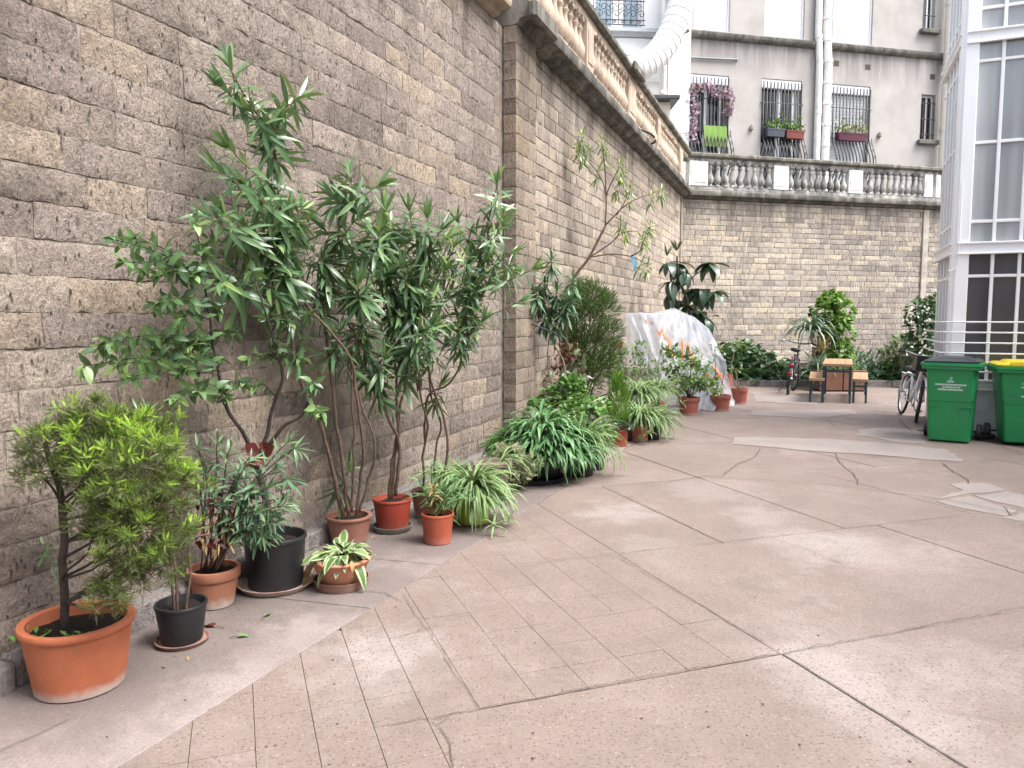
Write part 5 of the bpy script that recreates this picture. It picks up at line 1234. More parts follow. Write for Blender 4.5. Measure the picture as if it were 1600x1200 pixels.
# ---- weathered terracotta pot, blue green oleander with dead red leaves
t = pot('weathered banded terracotta pot with a small blue green oleander and dead brown leaves', (-1.66, 4.13), .142, .100, .215, M_TERRB, 'band', soil=.03)
b = Vector((-1.66, 4.12, .2)); tips = [(340, 690), (322, 740), (300, 760), (372, 740), (395, 770), (432, 730), (450, 690), (420, 760), (445, 790), (400, 800), (410, 838), (378, 830), (350, 790), (430, 815), (360, 700), (310, 700), (390, 720)]
f = Fol(); sp = []
for (px, py) in tips:
    e = PY(px, py, 4.0 if px > 380 else 4.05, .15); md = b.lerp(e, .55) + Vector((0, 0, .10)); p = smooth_path([b + Vector((R.uniform(-.05, .05), R.uniform(-.05, .05), 0)), md, e], 5, .015); sp.append(p); whorls(f, p, .5, 8, 3, .125, T_OLE, 25, 85, .2, (.2, .8))
for px, py, Lr in ((414, 826, .17), (442, 778, .15), (424, 800, .14), (402, 842, .14), (448, 748, .13), (386, 806, .14), (460, 700, .13)):
    e = P(px, py, 4.12); p = smooth_path([b + Vector((.05, -.03, .02)), b.lerp(e, .5) + Vector((0, 0, .13)), e], 5, .01); sp.append(p)
    for j in range(14): a = j * 2.4; f.add(R.choice(T_OLE), e, (math.cos(a), math.sin(a) * .8, R.uniform(-.75, .55)), (0, 0, 1), Lr * R.uniform(.7, 1.15), R.uniform(.45, .95))
stems(t, sp, .006, .003, M_BARK, n=5); f.build(t, LM_OLB, 280)
f = Fol(); blobs(f, [(P(350, 790, 4.08), .14, .1, .13, 2), (P(330, 840, 4.05), .1, .08, .07, 1)], T_LAU, .06, (0, .6), 70, -.4, .3); f.build(t, LM_RED, 0, 'dead_leaves')
f = Fol(); blobs(f, [(P(340, 830, 4.02), .12, .08, .09, 1)], T_OLE, .09, (.1, .8), 34, -.6, .3); f.build(t, LM_TAN, 0, 'dry_leaves')
# ---- black tub with the bay-like shrub
saucer('wide terracotta saucer under the big black tub', (-1.41, 4.43), .225, M_TERRB, .035)
t = pot('large black plastic tub with a dark forked shrub of lime green leaves', (-1.41, 4.43), .184, .157, .30, M_POTBLK, 'lip', .013, soil=.05)
b = Vector((-1.43, 4.46, .26)); k0 = P(402, 735, 4.42)
tk = smooth_path([b, P(418, 790, 4.44), k0], 5, .01)
mains = [smooth_path([k0, P(392, 700, 4.4), P(365, 655, 4.3), P(345, 600, 4.2), P(330, 520, 4.1), P(320, 440, 4.0)], 5, .015), smooth_path([k0, P(412, 690, 4.42), P(425, 640, 4.4), P(440, 590, 4.35), P(425, 520, 4.3), P(400, 440, 4.2)], 5, .015), smooth_path([k0 + Vector((.03, 0, .08)), P(440, 668, 4.4), P(470, 650, 4.4), P(485, 615, 4.4)], 5, .01)]
tips = [(180, 375), (208, 372), (222, 424), (240, 478), (262, 400), (150, 545), (132, 572), (165, 535), (182, 572), (205, 590), (245, 540), (225, 560), (282, 500), (300, 430), (312, 390), (330, 372), (355, 450), (392, 430), (290, 575), (330, 560), (382, 562), (352, 622), (312, 612), (275, 625), (420, 500), (452, 505), (480, 492), (470, 560), (500, 645), (490, 600), (420, 560), (400, 605), (365, 520), (340, 480), (305, 350), (265, 470), (250, 430), (380, 600), (300, 540), (195, 410), (435, 545)]
f = Fol(); tw = []; mp = [p for m_ in mains for p in m_[4:]]
for (px, py) in tips:
    e = PY(px, py, 4.35, .22 + R.uniform(0, .25)); a = min(mp, key=lambda p: (p - e).length + max(0, p.z - e.z) * 2); md = a.lerp(e, .55) + Vector((0, 0, .04)); p = smooth_path([a, md, e], 4, .02); tw.append(p)
    n = max(6, int((e - a).length / .045)); whorls(f, p, .25, min(12, n), 2, .095, T_LAU, 40, 95, .35, (.12, .55 if py < 520 else .8))
    for _ in range(3): f.add(R.choice(T_LAU), e, rdir(.1), (0, 0, 1), R.uniform(.06, .1), R.uniform(.5, 1))
stems(t, [tk], .024, .018, M_BARKD, 'trunk', 9); stems(t, mains, .015, .005, M_BARKD, 'branch', 7); stems(t, tw, .004, .002, M_BARKD, 'twig', 4); f.build(t, LM_LAU, 300)
f = Fol()
for px, py, s in ((398, 692, .08), (410, 705, .09), (390, 715, .08), (416, 690, .06), (402, 712, .08), (394, 702, .07)): f.add(T_RND[0], P(px, py, 4.36), (R.uniform(-.5, .5), -.2, R.uniform(-.9, .3)), (.2, -1, .2), s, R.uniform(.1, .6))
f.build(t, LM_RED, 0, 'dead_leaves')
# ---- bowl with a variegated plant
saucer('round grey brown stand under the shallow terracotta bowl', (-1.02, 4.43), .165, M_BROWNP, .055)
t = pot('shallow pale terracotta bowl with a cream edged variegated plant', (-1.02, 4.43), .180, .118, .145, M_TERRC, 'roll', .03, soil=.03)
f = Fol(); c = Vector((-1.01, 4.43, .17))
for _ in range(62):
    a = R.uniform(0, 6.28); e = R.uniform(-.25, .75); q = R.uniform(.02, .12); d = Vector((math.cos(a) * math.cos(e), math.sin(a) * math.cos(e), math.sin(e)))
    f.add(R.choice(T_VAR), c + Vector((math.cos(a) * q, math.sin(a) * q, R.uniform(-.01, .06))), d, (0, 0, 1), R.uniform(.10, .19), R.uniform(.1, .9))
f.build(t, LM_VAR, 60); f = Fol()
for _ in range(30): f.add(R.choice(T_LAU), c + Vector((R.uniform(-.13, .1), R.uniform(-.15, .0), R.uniform(-.02, .03))), rdir(-.3), (0, 0, 1), .07, R.uniform(0, .6))
for p_ in ((-.17, -.02, -.01), (-.2, .03, -.06), (-.19, -.03, -.1)): f.add(T_LAU[1], c + Vector(p_), (-.5, -.3, -1), (0, -1, 0), .1, R.uniform(.2, .9))
f.build(t, LM_TAN, 0, 'dry_leaves')

# ---- the three tall oleanders
def oleander(t, stems_px, tips, Y0, wall_m, L, m, mat_stem=M_BARK, r0=.013, pieces=300, n=12, tones=(.05, .7), droop=.6, spread=.35, k=3):
    sp = []
    for (pts, dY) in stems_px: sp.append(smooth_path([PY(px, py, Y0 + dY * i / len(pts), wall_m) for i, (px, py) in enumerate(pts)], 5, .02))
    f = Fol(); tw = []; body = [p for s_ in sp for p in s_[len(s_) // 3:]]
    tips = list(tips) + [(px + R.uniform(-34, 34), py + R.uniform(-18, 45)) for (px, py) in tips if 300 < py < 560 and R.random() < .5]
    for (px, py) in tips:
        e = PY(px, py, Y0 + R.uniform(-spread, spread * .5), wall_m + R.uniform(0, .25)); a = min(body, key=lambda p: (p - e).length + max(0, p.z - e.z + .12) * 3)
        if (a - e).length < .06: continue
        md = a.lerp(e, .5) + Vector((R.uniform(-.03, .03), R.uniform(-.03, .03), -.02)); p = smooth_path([a, md, e], 5, .015); tw.append(p); ln = (e - a).length
        whorls(f, p, max(.1, 1 - .34 / max(ln, .3)), n, k, L, T_OLE, 20, 112, droop, tones)
        for _ in range(4): f.add(T_OLE[0], e, (p[-1] - p[-3]).normalized() + rdir() * .45, rdir(), L * .75, R.uniform(.3, .8))
    stems(t, sp, [r0 * R.uniform(.7, 1.15) for _ in sp], .005, mat_stem, 'stem', 7); stems(t, tw, .0045, .0025, mat_stem, 'twig', 5); f.build(t, m, pieces); return sp
t = pot('dull brown pot with several long bare oleander stems behind the shallow bowl', (-1.16, 5.31), .164, .123, .20, M_BROWNP, 'roll', soil=.04)
oleander(t, [([(536, 805), (520, 730), (500, 660), (470, 590), (455, 510), (448, 420), (438, 320), (424, 220), (395, 165), (362, 112)], -1.0), ([(545, 805), (535, 720), (522, 630), (512, 540), (505, 470), (525, 380), (545, 290)], -.3), ([(556, 805), (566, 720), (560, 640), (545, 560), (500, 500), (450, 440), (400, 380)], -.7),
             ([(560, 800), (580, 740), (586, 690), (560, 620), (540, 570)], -.2), ([(550, 800), (552, 700), (548, 600), (560, 500), (580, 400)], -.2), ([(540, 800), (528, 770), (524, 750)], 0)],
         [(360, 108), (352, 140), (392, 175), (468, 150), (440, 175), (418, 215), (362, 235), (345, 268), (385, 290), (405, 320), (428, 295), (452, 330), (430, 350), (352, 335), (545, 272), (515, 300), (590, 290), (495, 345), (560, 340), (440, 402), (470, 430), (412, 440), (520, 405), (500, 470), (560, 445), (450, 480), (395, 400), (370, 420), (545, 380), (530, 520), (570, 500), (480, 385), (545, 735), (425, 370), (540, 430)], 5.2, .22, .215, LM_OLE, pieces=300, n=8)
saucer('grey saucer under the dark red pot', (-.90, 5.62), .150, M_GREYS, .045)
t = pot('dark red plastic pot with a thick trunked oleander, on a grey saucer', (-.90, 5.62), .146, .112, .235, M_REDP, 'lip', .012, soil=.035)
oleander(t, [([(610, 780), (614, 720), (622, 690), (620, 620), (618, 540), (612, 460), (602, 370)], -.2), ([(614, 780), (618, 700), (626, 640), (640, 560), (650, 460), (660, 370)], -.2), ([(620, 775), (624, 700), (610, 660), (590, 600), (575, 540), (565, 460)], -.4)],
         [(602, 330), (640, 330), (668, 342), (580, 362), (622, 382), (652, 402), (602, 432), (642, 452), (670, 472), (592, 502), (622, 522), (562, 562), (642, 562), (575, 420), (610, 350), (690, 360), (630, 480), (655, 520), (560, 500), (600, 560), (585, 600), (630, 420), (660, 440)], 5.5, .25, .22, LM_OLE, r0=.017, pieces=300, n=9, tones=(0, .7), droop=.8, k=3)
t = pot('red brown pot with slim oleander stems behind the spider plants', (-.68, 6.01), .128, .10, .22, M_BROWNP, 'lip', soil=.03)
oleander(t, [([(662, 770), (662, 700), (668, 660), (655, 600), (650, 520), (690, 420), (705, 380)], -.2), ([(676, 770), (680, 700), (690, 665), (672, 610), (672, 540), (690, 470), (730, 380), (742, 350)], -.1), ([(690, 770), (702, 700), (690, 640), (672, 590), (665, 500), (680, 430)], -.2), ([(664, 690), (668, 620), (700, 600), (722, 560), (726, 500), (745, 420), (765, 340), (776, 290)], -.1), ([(652, 610), (650, 560), (640, 500)], 0)],
         [(776, 285), (790, 330), (785, 355), (742, 362), (712, 382), (762, 402), (692, 422), (722, 442), (742, 472), (792, 432), (682, 502), (702, 522), (752, 502), (662, 562), (802, 422), (770, 370), (730, 400), (700, 460), (760, 450), (735, 520), (690, 390), (800, 395), (690, 600), (715, 480), (770, 420)], 5.9, .3, .185, LM_OLE, r0=.011, pieces=300, n=8, tones=(.1, .8), droop=.5)
# ---- small palm-like plant, spider plants, taupe planter
t = pot('orange red plastic pot with a small stiff palm like plant gone tan at the tips', (-.53, 5.31), .118, .094, .215, M_REDP2, 'lip', soil=.03)
f = Fol(); f2 = Fol(); sp = []
for i in range(9):
    a = R.uniform(0, 6.28); e = P(685 + R.uniform(-32, 45), 755 + R.uniform(-30, 22), 5.3 + R.uniform(-.1, .1)); b = Vector((-.53 + .04 * math.cos(a), 5.31 + .04 * math.sin(a), .19)); p = smooth_path([b, b.lerp(e, .5) + Vector((0, 0, .03)), e], 4, .005); sp.append(p)
    whorls(f2 if i in (2, 5) else f, p, .25, 9, 2, .11, T_OLE, 30, 60, .1, (.3, .9), .9)
for px, py in ((640, 775), (742, 768), (735, 785), (660, 780)): f.blade(Vector((-.53, 5.31, .3)), math.atan2(P(px, py, 5.3).y - 5.31, P(px, py, 5.3).x + .53) + R.uniform(-.5, .5), .5, .28, .03, 1.0, .5)
stems(t, sp, .006, .003, M_GSTEM, n=5); f.build(t, LM_FRN); f2.build(t, LM_TAN, 0, 'dry_leaves')
def spider(t, c, n, L, W, el=(.5, 1.4), droop=(1.4, 2.6), m=LM_SPI, tones=(.2, .9), rad=.04, azr=(0, 6.283), runners=0):
    f = Fol()
    for _ in range(n):
        a = R.uniform(*azr); f.blade(Vector(c) + Vector((math.cos(a) * rad * R.random(), math.sin(a) * rad * R.random(), 0)), a + R.uniform(-.3, .3), R.uniform(*el), L * R.uniform(.55, 1.15), W * R.uniform(.7, 1.15), R.uniform(*droop), R.uniform(*tones), 7, R.uniform(-.6, .6))
    for _ in range(runners):
        a = R.uniform(*azr); q = Vector(c) + Vector((math.cos(a), math.sin(a), 0)) * L * R.uniform(.6, .95); q.z = max(.05, c[2] - L * R.uniform(.2, .7))
        for _ in range(10): f.blade(q, R.uniform(0, 6.28), R.uniform(-.3, 1.1), L * .3, W * .7, R.uniform(.8, 2), R.uniform(*tones), 5)
    return f.build(t, m)
saucer('dark brown saucer under the lime green pot', (-.30, 5.82), .15, M_BROWNP, .025)
t = pot('lime green pot hidden under a cascading striped spider plant', (-.30, 5.82), .150, .118, .22, M_LIME, 'lip', .01, soil=.02)
spider(t, (-.30, 5.78, .27), 260, .44, .020, (.1, 1.3), (1.5, 2.8), runners=9)
f = Fol()
for _ in range(120):
    a = R.uniform(0, 6.28); f.blade((-.30 + .14 * math.cos(a), 5.82 + .14 * math.sin(a), .24), a + R.uniform(-.4, .4), R.uniform(-.5, .5), R.uniform(.2, .34), .019, R.uniform(.8, 1.5), R.uniform(.2, .9), 6, R.uniform(-.5, .5))
f.build(t, LM_SPI)
t = pot('brown pot with a striped spider plant close to the oleander stems', (-.53, 6.02), .12, .10, .20, M_BROWNP, 'lip', soil=.02)
spider(t, (-.52, 6.0, .26), 130, .34, .017)
tp = thing('potted_plant', 'tall taupe square planter with an arching striped spider plant', 'potted plant', (-.17, 6.63, 0))
loft(MB(), [rrect(-.105, .105, -.105, .105, 0, .02), rrect(-.155, .155, -.155, .155, .30, .022), rrect(-.165, .165, -.165, .165, .301, .022), rrect(-.165, .165, -.165, .165, .33, .022), rrect(-.145, .145, -.145, .145, .33, .02), rrect(-.14, .14, -.14, .14, .29, .02)]).build('pot', M_TAUPE, tp, 'auto')
f = Fol()
for _ in range(16): a = R.uniform(-1.2, 1.2); f.blade((-.10, 6.58, .33), a, R.uniform(.3, 1.0), R.uniform(.25, .42), .016, R.uniform(1.2, 2.4), R.uniform(.5, 1))
f.build(tp, LM_SPI)
# ---- great ribbon fern clump and its neighbours
saucer('wide black saucer under the big ribbon fern clump', (.22, 7.38), .30, M_BLACKP, .05)
t = pot('wide dark pot buried under a big glossy green fern with drooping ribbon leaves', (.26, 7.42), .26, .20, .22, M_POTBLK, 'lip', .012, soil=.02)
f = Fol()
for _ in range(760):
    a = R.uniform(0, 6.28); q = R.random() ** .5 * .34; c = Vector((.30 + math.cos(a) * q * 1.15, 7.42 + math.sin(a) * q, .24 + .42 * (1 - (q / .34) ** 2) * R.uniform(.45, 1))); f.blade(c, a + R.uniform(-.7, .7), R.uniform(.1, 1.1), R.uniform(.17, .38), R.uniform(.028, .046), R.uniform(1.4, 2.7), R.uniform(.15, .95), 6, R.uniform(-.5, .5))
for _ in range(170):
    a = R.uniform(0, 6.28); f.blade((.26 + .25 * math.cos(a), 7.42 + .24 * math.sin(a), R.uniform(.2, .34)), a + R.uniform(-.5, .5), R.uniform(-.6, .5), R.uniform(.2, .34), R.uniform(.026, .042), R.uniform(.7, 1.5), R.uniform(.2, .9), 6, R.uniform(-.5, .5))
f.build(t, LM_FRN)
t = pot('small dark pot with a fine grey green sprig plant leaning out of it', (-.02, 7.0), .13, .10, .17, M_POTBLK, 'lip', soil=.02)
f = Fol(); blobs(f, [(P(795, 715, 6.95), .17, .12, .13, 3), (P(815, 738, 6.9), .09, .08, .09, 1.2), (P(832, 722, 6.9), .06, .06, .06, .6)], T_GRY, .075, (.2, .9), 420, .3, .6); f.build(t, LM_GRY)
t = pot('plain pot with a pale long leaved spider plant on the outer side of the fern', (.70, 7.62), .15, .12, .20, M_POTBLK, 'lip', soil=.02)
spider(t, (.70, 7.58, .34), 300, .50, .018, (-.2, 1.4), (1.3, 2.6), rad=.12)
f = Fol()
for _ in range(60): a = R.uniform(2.2, 4.2); f.blade(Vector((-.02, 7.35, .3)), a, R.uniform(.3, 1.2), R.uniform(.25, .4), .022, R.uniform(1.3, 2.3), R.uniform(.1, .6), 6)
gp = pot('dark pot of plain green strap leaves against the pilaster foot', (-.06, 7.55), .11, .09, .18, M_POTBLK, 'lip'); f.build(gp, LM_IVB)
# ---- geraniums and neighbours
t = pot('black pot with a leggy bright green geranium', (.86, 7.95), .135, .11, .27, M_POTBLK, 'lip', soil=.02)
def bushy(t, blist, tpls, L, m, n, tones=(.1, .9), stem_m=M_GSTEM, base=None, r=.006, zb=.3, out=.55, pieces=0, w=1.0, twn=1):
    f = Fol(); bl = [(P(px, py, Y), rx, rx, rz, rx * rx) for (px, py, Y, rx, rz) in blist]; blobs(f, bl, tpls, L, tones, n, zb, out, w); b = Vector(base) if base else t.location
    sp = [smooth_path([b + Vector((R.uniform(-.03, .03), R.uniform(-.03, .03), 0)), b.lerp(Vector(c[0]), .5) + Vector((R.uniform(-.04, .04), 0, .04)), Vector(c[0]) + Vector((R.uniform(-.5, .5) * c[1], R.uniform(-.5, .5) * c[1], R.uniform(-.2, .7) * c[3]))], 4, .01) for c in bl for _ in range(twn)]; stems(t, sp, r, .002, stem_m, 'stem', 5)
    f.build(t, m, pieces)
bushy(t, [(905, 640, 7.95, .15, .13), (930, 655, 7.9, .14, .14), (945, 680, 7.85, .10, .10), (915, 680, 7.9, .12, .1), (940, 635, 8.0, .08, .07)], T_RND, .065, LM_GER, 420, base=(.86, 7.95, .25))
t = pot('brown pot with a reddish stemmed geranium up against the low ledge', (.52, 8.55), .14, .11, .22, M_BROWNP, 'lip', soil=.02)
bushy(t, [(862, 620, 8.55, .15, .12), (890, 608, 8.6, .17, .14), (905, 630, 8.5, .15, .13), (870, 640, 8.4, .12, .08), (895, 600, 8.7, .12, .10), (840, 632, 8.4, .1, .07)], T_RND, .07, LM_GER, 560, (0, .7), M_BARK, (.52, 8.55, .2), .008)
yp = pot('small yellow pot tucked behind the red pot', G(948, 689) + Vector((0, .08, 0)), .08, .07, .15, M_YEL, 'lip'); spider(yp, tuple(yp.location + Vector((0, 0, .17))), 18, .14, .012)
t = pot('oxide red pot with a feathery young cypress and dark glossy leaves', (1.33, 9.37), .113, .10, .205, M_REDP, 'lip', soil=.02)
f = Fol(); cx = P(966, 625, 9.4)
for _ in range(560):
    z = R.random(); r = .135 * math.sin(math.pi * min(1, .16 + z * .84)) ** .8 * R.random() ** .4; a = R.uniform(0, 6.28); p = P(966, 668 - 78 * z, 9.4) + Vector((math.cos(a) * r, math.sin(a) * r, 0)); f.add(R.choice(T_NDL), p, (math.cos(a) * .45, math.sin(a) * .45, .9), rdir(), R.uniform(.07, .12), R.uniform(.35, 1), 1.3)
f.build(t, LM_IVB); bushy(t, [(972, 662, 9.3, .13, .05), (985, 664, 9.3, .09, .05)], T_LAU, .07, LM_BIG, 70, (.2, 1), M_GSTEM, (1.33, 9.37, .18), .004)
pk = pot('small dark pot half hidden behind the oxide red pot', G(984, 690) + Vector((0, .1, 0)), .09, .075, .18, M_POTBLK, 'lip'); spider(pk, tuple(pk.location + Vector((0, 0, .19))), 20, .15, .012)
for lab, (px, py), Y, z, n, L in (('low spider plant spilling over its pot beside the young cypress', (1000, 655), 9.75, .22, 280, .42), ('spider plant with thin tangled leaves next to the open paving', (1020, 668), 9.9, .16, 240, .42), ('raised pale striped spider plant in front of the rose stems', (998, 618), 10.6, .30, 260, .42), ('striped spider plant drooping over the small terracotta pots', (1028, 612), 11.4, .26, 200, .42)):
    c = P(px, py, Y); t = pot(lab, (c.x, c.y), .13, .10, z, M_REDP3 if z > .2 else M_POTBLK, 'lip', soil=.02); spider(t, (c.x, c.y, max(z + .06, c.z)), n, L, .019, (.2, 1.4), (1.5, 2.9), rad=.10, runners=3)
    if c.z > z + .08: stems(t, [[Vector((c.x, c.y, z - .02)), Vector((c.x, c.y, c.z))]], .03, .03, M_GSTEM)
t = pot('faded terracotta pot with a tuft of short green blades, first before the plastic sheet', (2.30, 12.15), .16, .12, .25, M_REDP3, 'lip', soil=.02); spider(t, (2.30, 12.15, .26), 40, .28, .018, (.9, 1.5), (.6, 1.6), LM_OLB)
t = pot('small terracotta pot with a dark foot close to the spider plants', (2.08, 11.7), .13, .10, .24, M_REDP3, 'lip', soil=.02); spider(t, (2.08, 11.7, .25), 30, .3, .016, (.5, 1.2), (1.4, 2.4))
t = pot('terracotta pot with a leafy pale green shrub in front of the plastic sheet', (2.91, 12.45), .176, .135, .285, M_REDP3, 'band', soil=.03)
bushy(t, [(1050, 565, 12.4, .22, .18), (1075, 585, 12.35, .26, .22), (1100, 590, 12.4, .22, .2), (1060, 600, 12.3, .2, .14), (1112, 605, 12.4, .16, .14), (1045, 545, 12.5, .13, .1), (1085, 558, 12.4, .16, .13)], T_LAU, .125, LM_LGT, 560, (.1, .9), M_BARK, (2.91, 12.45, .26), .008, pieces=0, twn=2)
t = pot('terracotta pot with chalky foot and a thin upright rose, second before the sheet', (3.57, 12.96), .175, .138, .27, M_REDP3, 'band', soil=.03)
rs = [smooth_path([(3.57, 12.96, .25), P(1119, 590, 12.95), P(1117, 540, 12.95)], 5, .01), smooth_path([(3.55, 12.94, .25), P(1108, 608, 12.9), P(1098, 585, 12.9)], 5, .01), smooth_path([(3.6, 12.96, .25), P(1128, 600, 12.95), P(1132, 580, 12.95)], 5, .01)]
stems(t, rs, .009, .004, M_BARKD, n=5); f = Fol()
for px, py in ((1117, 540), (1122, 552), (1113, 560), (1112, 605), (1104, 590)): blobs(f, [(P(px, py, 12.95), .09, .08, .07, 1)], T_LAU, .07, (.3, 1), 16)
f.build(t, LM_LGT)
t = pot('terracotta pot nearest the ivy hedge holding one crooked bare twig', (4.20, 14.0), .158, .125, .29, M_REDP3, 'band', soil=.03)
rs = [smooth_path([(4.18, 14.0, .27), P(1142, 580, 14), P(1146, 556, 14), P(1152, 535, 14.05)], 5, .01), smooth_path([(4.2, 14.0, .27), P(1150, 584, 14), P(1150, 575, 14)], 4)]
stems(t, rs, .014, .006, M_BARKP, n=6); f = Fol(); blobs(f, [(P(1151, 536, 14), .10, .08, .06, 1), (P(1149, 578, 14), .06, .06, .05, .6)], T_LAU, .09, (.4, 1), 26); f.build(t, LM_LGT)
sm = pot('little terracotta pot standing behind the bare twig pot', G(1146, 612) + Vector((.02, .5, 0)), .10, .08, .34, M_REDP3, 'lip')
spider(sm, tuple(sm.location + Vector((0, 0, .35))), 12, .12, .012)
# ------------------------------------------------------------------ low planting ledge along the lighter wall
led = thing('planter_ledge', 'low stone edged planting ledge along the foot of the lighter wall', 'planter', (FA[0], FA[1], 0), math.atan2(fd.y, fd.x))
x = -.06
while x < 8.6:
    l = min(R.uniform(.9, 1.3), 8.6 - x)
    o = MB().box(0, l - .012, -.33, -.20, -.02, .29, .008).build('edge_block', M_KERB, led, 'auto'); o.location = (x, 0, 0)
    o = MB().box(-.003, l - .006, -.35, -.17, .291, .345, .012).build('coping_stone', M_PATCH if False else simple('pale_coping_stone', (.46, .43, .39), .85, 0, .15, 9, .5) if 'pale_coping_stone' not in bpy.data.materials else bpy.data.materials['pale_coping_stone'], led, 'auto'); o.location = (x, R.uniform(-.006, .006), 0)
    x += l
MB().box(-.05, 8.6, -.199, .05, 0, .27).build('soil', M_SOIL, led)
# drooping oleander on the pilaster side
t = thing('oleander_plant', 'oleander with a drooping mop of narrow leaves tied to the wall above the geraniums', 'plant', tuple(P(878, 606, 9.5)), 0); t.location.z = .27
b = Vector(t.location); sp = [smooth_path([b, P(882, 575, 9.45), P(862, 530, 9.4), P(852, 480, 9.4), P(850, 445, 9.4), P(860, 410, 9.45)], 5, .01), smooth_path([b, P(858, 580, 9.4), P(856, 545, 9.4), P(862, 500, 9.4)], 4, .01), smooth_path([P(856, 490, 9.4), P(880, 460, 9.5), P(893, 440, 9.6)], 4)]
stems(t, sp, .013, .005, M_BARKP, n=6); f = Fol()
for e in ((862, 405), (850, 440), (870, 455), (895, 440), (845, 465), (862, 475), (880, 480), (850, 490), (890, 465), (868, 500), (838, 455)):
    e = P(*e, 9.4 + R.uniform(-.15, .1)); whorls(f, [e + Vector((0, 0, -.12)), e + Vector((0, 0, -.05)), e], 0, 9, 5, .24, T_OLE, 30, 100, .9, (.1, .75))
f.build(t, LM_OLB, 260)
# big heath bush
t = thing('heath_bush', 'tall feathery needle leaved bush growing from the ledge against the wall', 'bush', tuple(P(905, 600, 10.9))); t.location.z = .27
b = Vector(t.location); f = Fol(); bl = []; sp = []
for (px, py, r) in ((900, 470, .20), (925, 465, .22), (945, 485, .2), (885, 490, .22), (915, 500, .3), (950, 520, .2), (880, 530, .25), (925, 540, .3), (958, 550, .16), (900, 560, .28), (940, 575, .25), (880, 570, .2), (915, 590, .25), (945, 470, .14), (912, 452, .12)):
    c = P(px, py, 10.9 + R.uniform(-.15, .15)); p = smooth_path([b + Vector((R.uniform(-.1, .1), 0, 0)), b.lerp(c, .5) + Vector((0, R.uniform(-.1, .1), 0)), c], 4, .03); sp.append(p)
    for _ in range(int(520 * (r / .2) ** 2)):
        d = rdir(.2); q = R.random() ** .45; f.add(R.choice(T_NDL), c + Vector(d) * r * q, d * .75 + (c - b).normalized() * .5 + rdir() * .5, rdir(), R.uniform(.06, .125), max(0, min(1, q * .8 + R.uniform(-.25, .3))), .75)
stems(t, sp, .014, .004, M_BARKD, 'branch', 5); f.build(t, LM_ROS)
# tall leaning shrub with sparse leaf tufts
t = thing('oleander_plant', 'tall leaning oleander with sparse leaf tufts reaching up the lighter wall', 'plant', tuple(P(885, 606, 10.55))); t.location.z = .27
Y = 10.8; b = Vector(t.location)
M1 = smooth_path([b, P(885, 520, 10.7), P(895, 440, Y), P(921, 402, Y), P(946, 352, Y)], 5, .01)
brs = [smooth_path([P(946, 352, Y), P(947, 306, Y), P(937, 275, Y), P(912, 243, Y)], 4, .01), smooth_path([P(946, 352, Y), P(978, 320, Y), P(1008, 306, Y + .2), P(1034, 297, Y + .3)], 4, .01), smooth_path([P(921, 402, Y), P(950, 383, Y), P(973, 364, Y), P(1000, 361, Y + .2)], 4, .01), smooth_path([P(921, 402, Y), P(955, 397, Y), P(986, 401, Y + .1), P(1012, 413, Y + .2)], 4, .01), smooth_path([P(947, 306, Y), P(958, 280, Y), P(968, 258, Y)], 4, .01), smooth_path([P(947, 306, Y), P(945, 260, Y), P(940, 222, Y)], 4), smooth_path([P(963, 336, Y), P(975, 318, Y), P(981, 300, Y)], 3), smooth_path([P(961, 374, Y), P(968, 362, Y), P(970, 345, Y)], 3), smooth_path([P(986, 400, Y), P(1000, 392, Y), P(1006, 375, Y)], 3)]
stems(t, [M1], .026, .016, M_BARK, 'trunk', 8); stems(t, brs, .012, .004, M_BARK, 'branch', 5); f = Fol()
for (px, py) in ((909, 210), (903, 228), (905, 245), (940, 218), (934, 268), (968, 256), (975, 270), (980, 306), (965, 289), (1034, 296), (1018, 306), (969, 347), (976, 358), (1011, 362), (1003, 372), (1016, 350), (1012, 414), (1003, 408), (918, 235), (945, 240), (985, 290)):
    e = P(px, py, Y + R.uniform(-.1, .25)); q = e + Vector((R.uniform(-.05, .05), 0, -.12)); whorls(f, [q, q.lerp(e, .5), e], .1, 6, 4, .19, T_OLE, 30, 100, .6, (.45, 1))
f.build(t, LM_OLE, 260)
rib = thing('ribbon', 'scrap of pale blue ribbon tied to a low bare branch of the leaning oleander', 'ribbon', tuple(P(987, 401, Y + .1)))
MB().add([(-.02, -.012, .02), (.03, -.012, .015), (.05, -.02, -.07), (.02, -.03, -.16), (.04, -.02, -.2), (.065, -.02, -.17), (.075, -.03, -.07)], [(0, 1, 2), (0, 2, 3), (2, 6, 3), (3, 6, 5), (3, 5, 4)]).build('ribbon_tail', simple('blue_ribbon', (.18, .42, .62), .6), rib)
MB().torus((0, 0, 0), .02, .008, (1, .2, 0), 10, 5).build('knot', simple('blue_ribbon_knot', (.18, .42, .62), .6), rib)
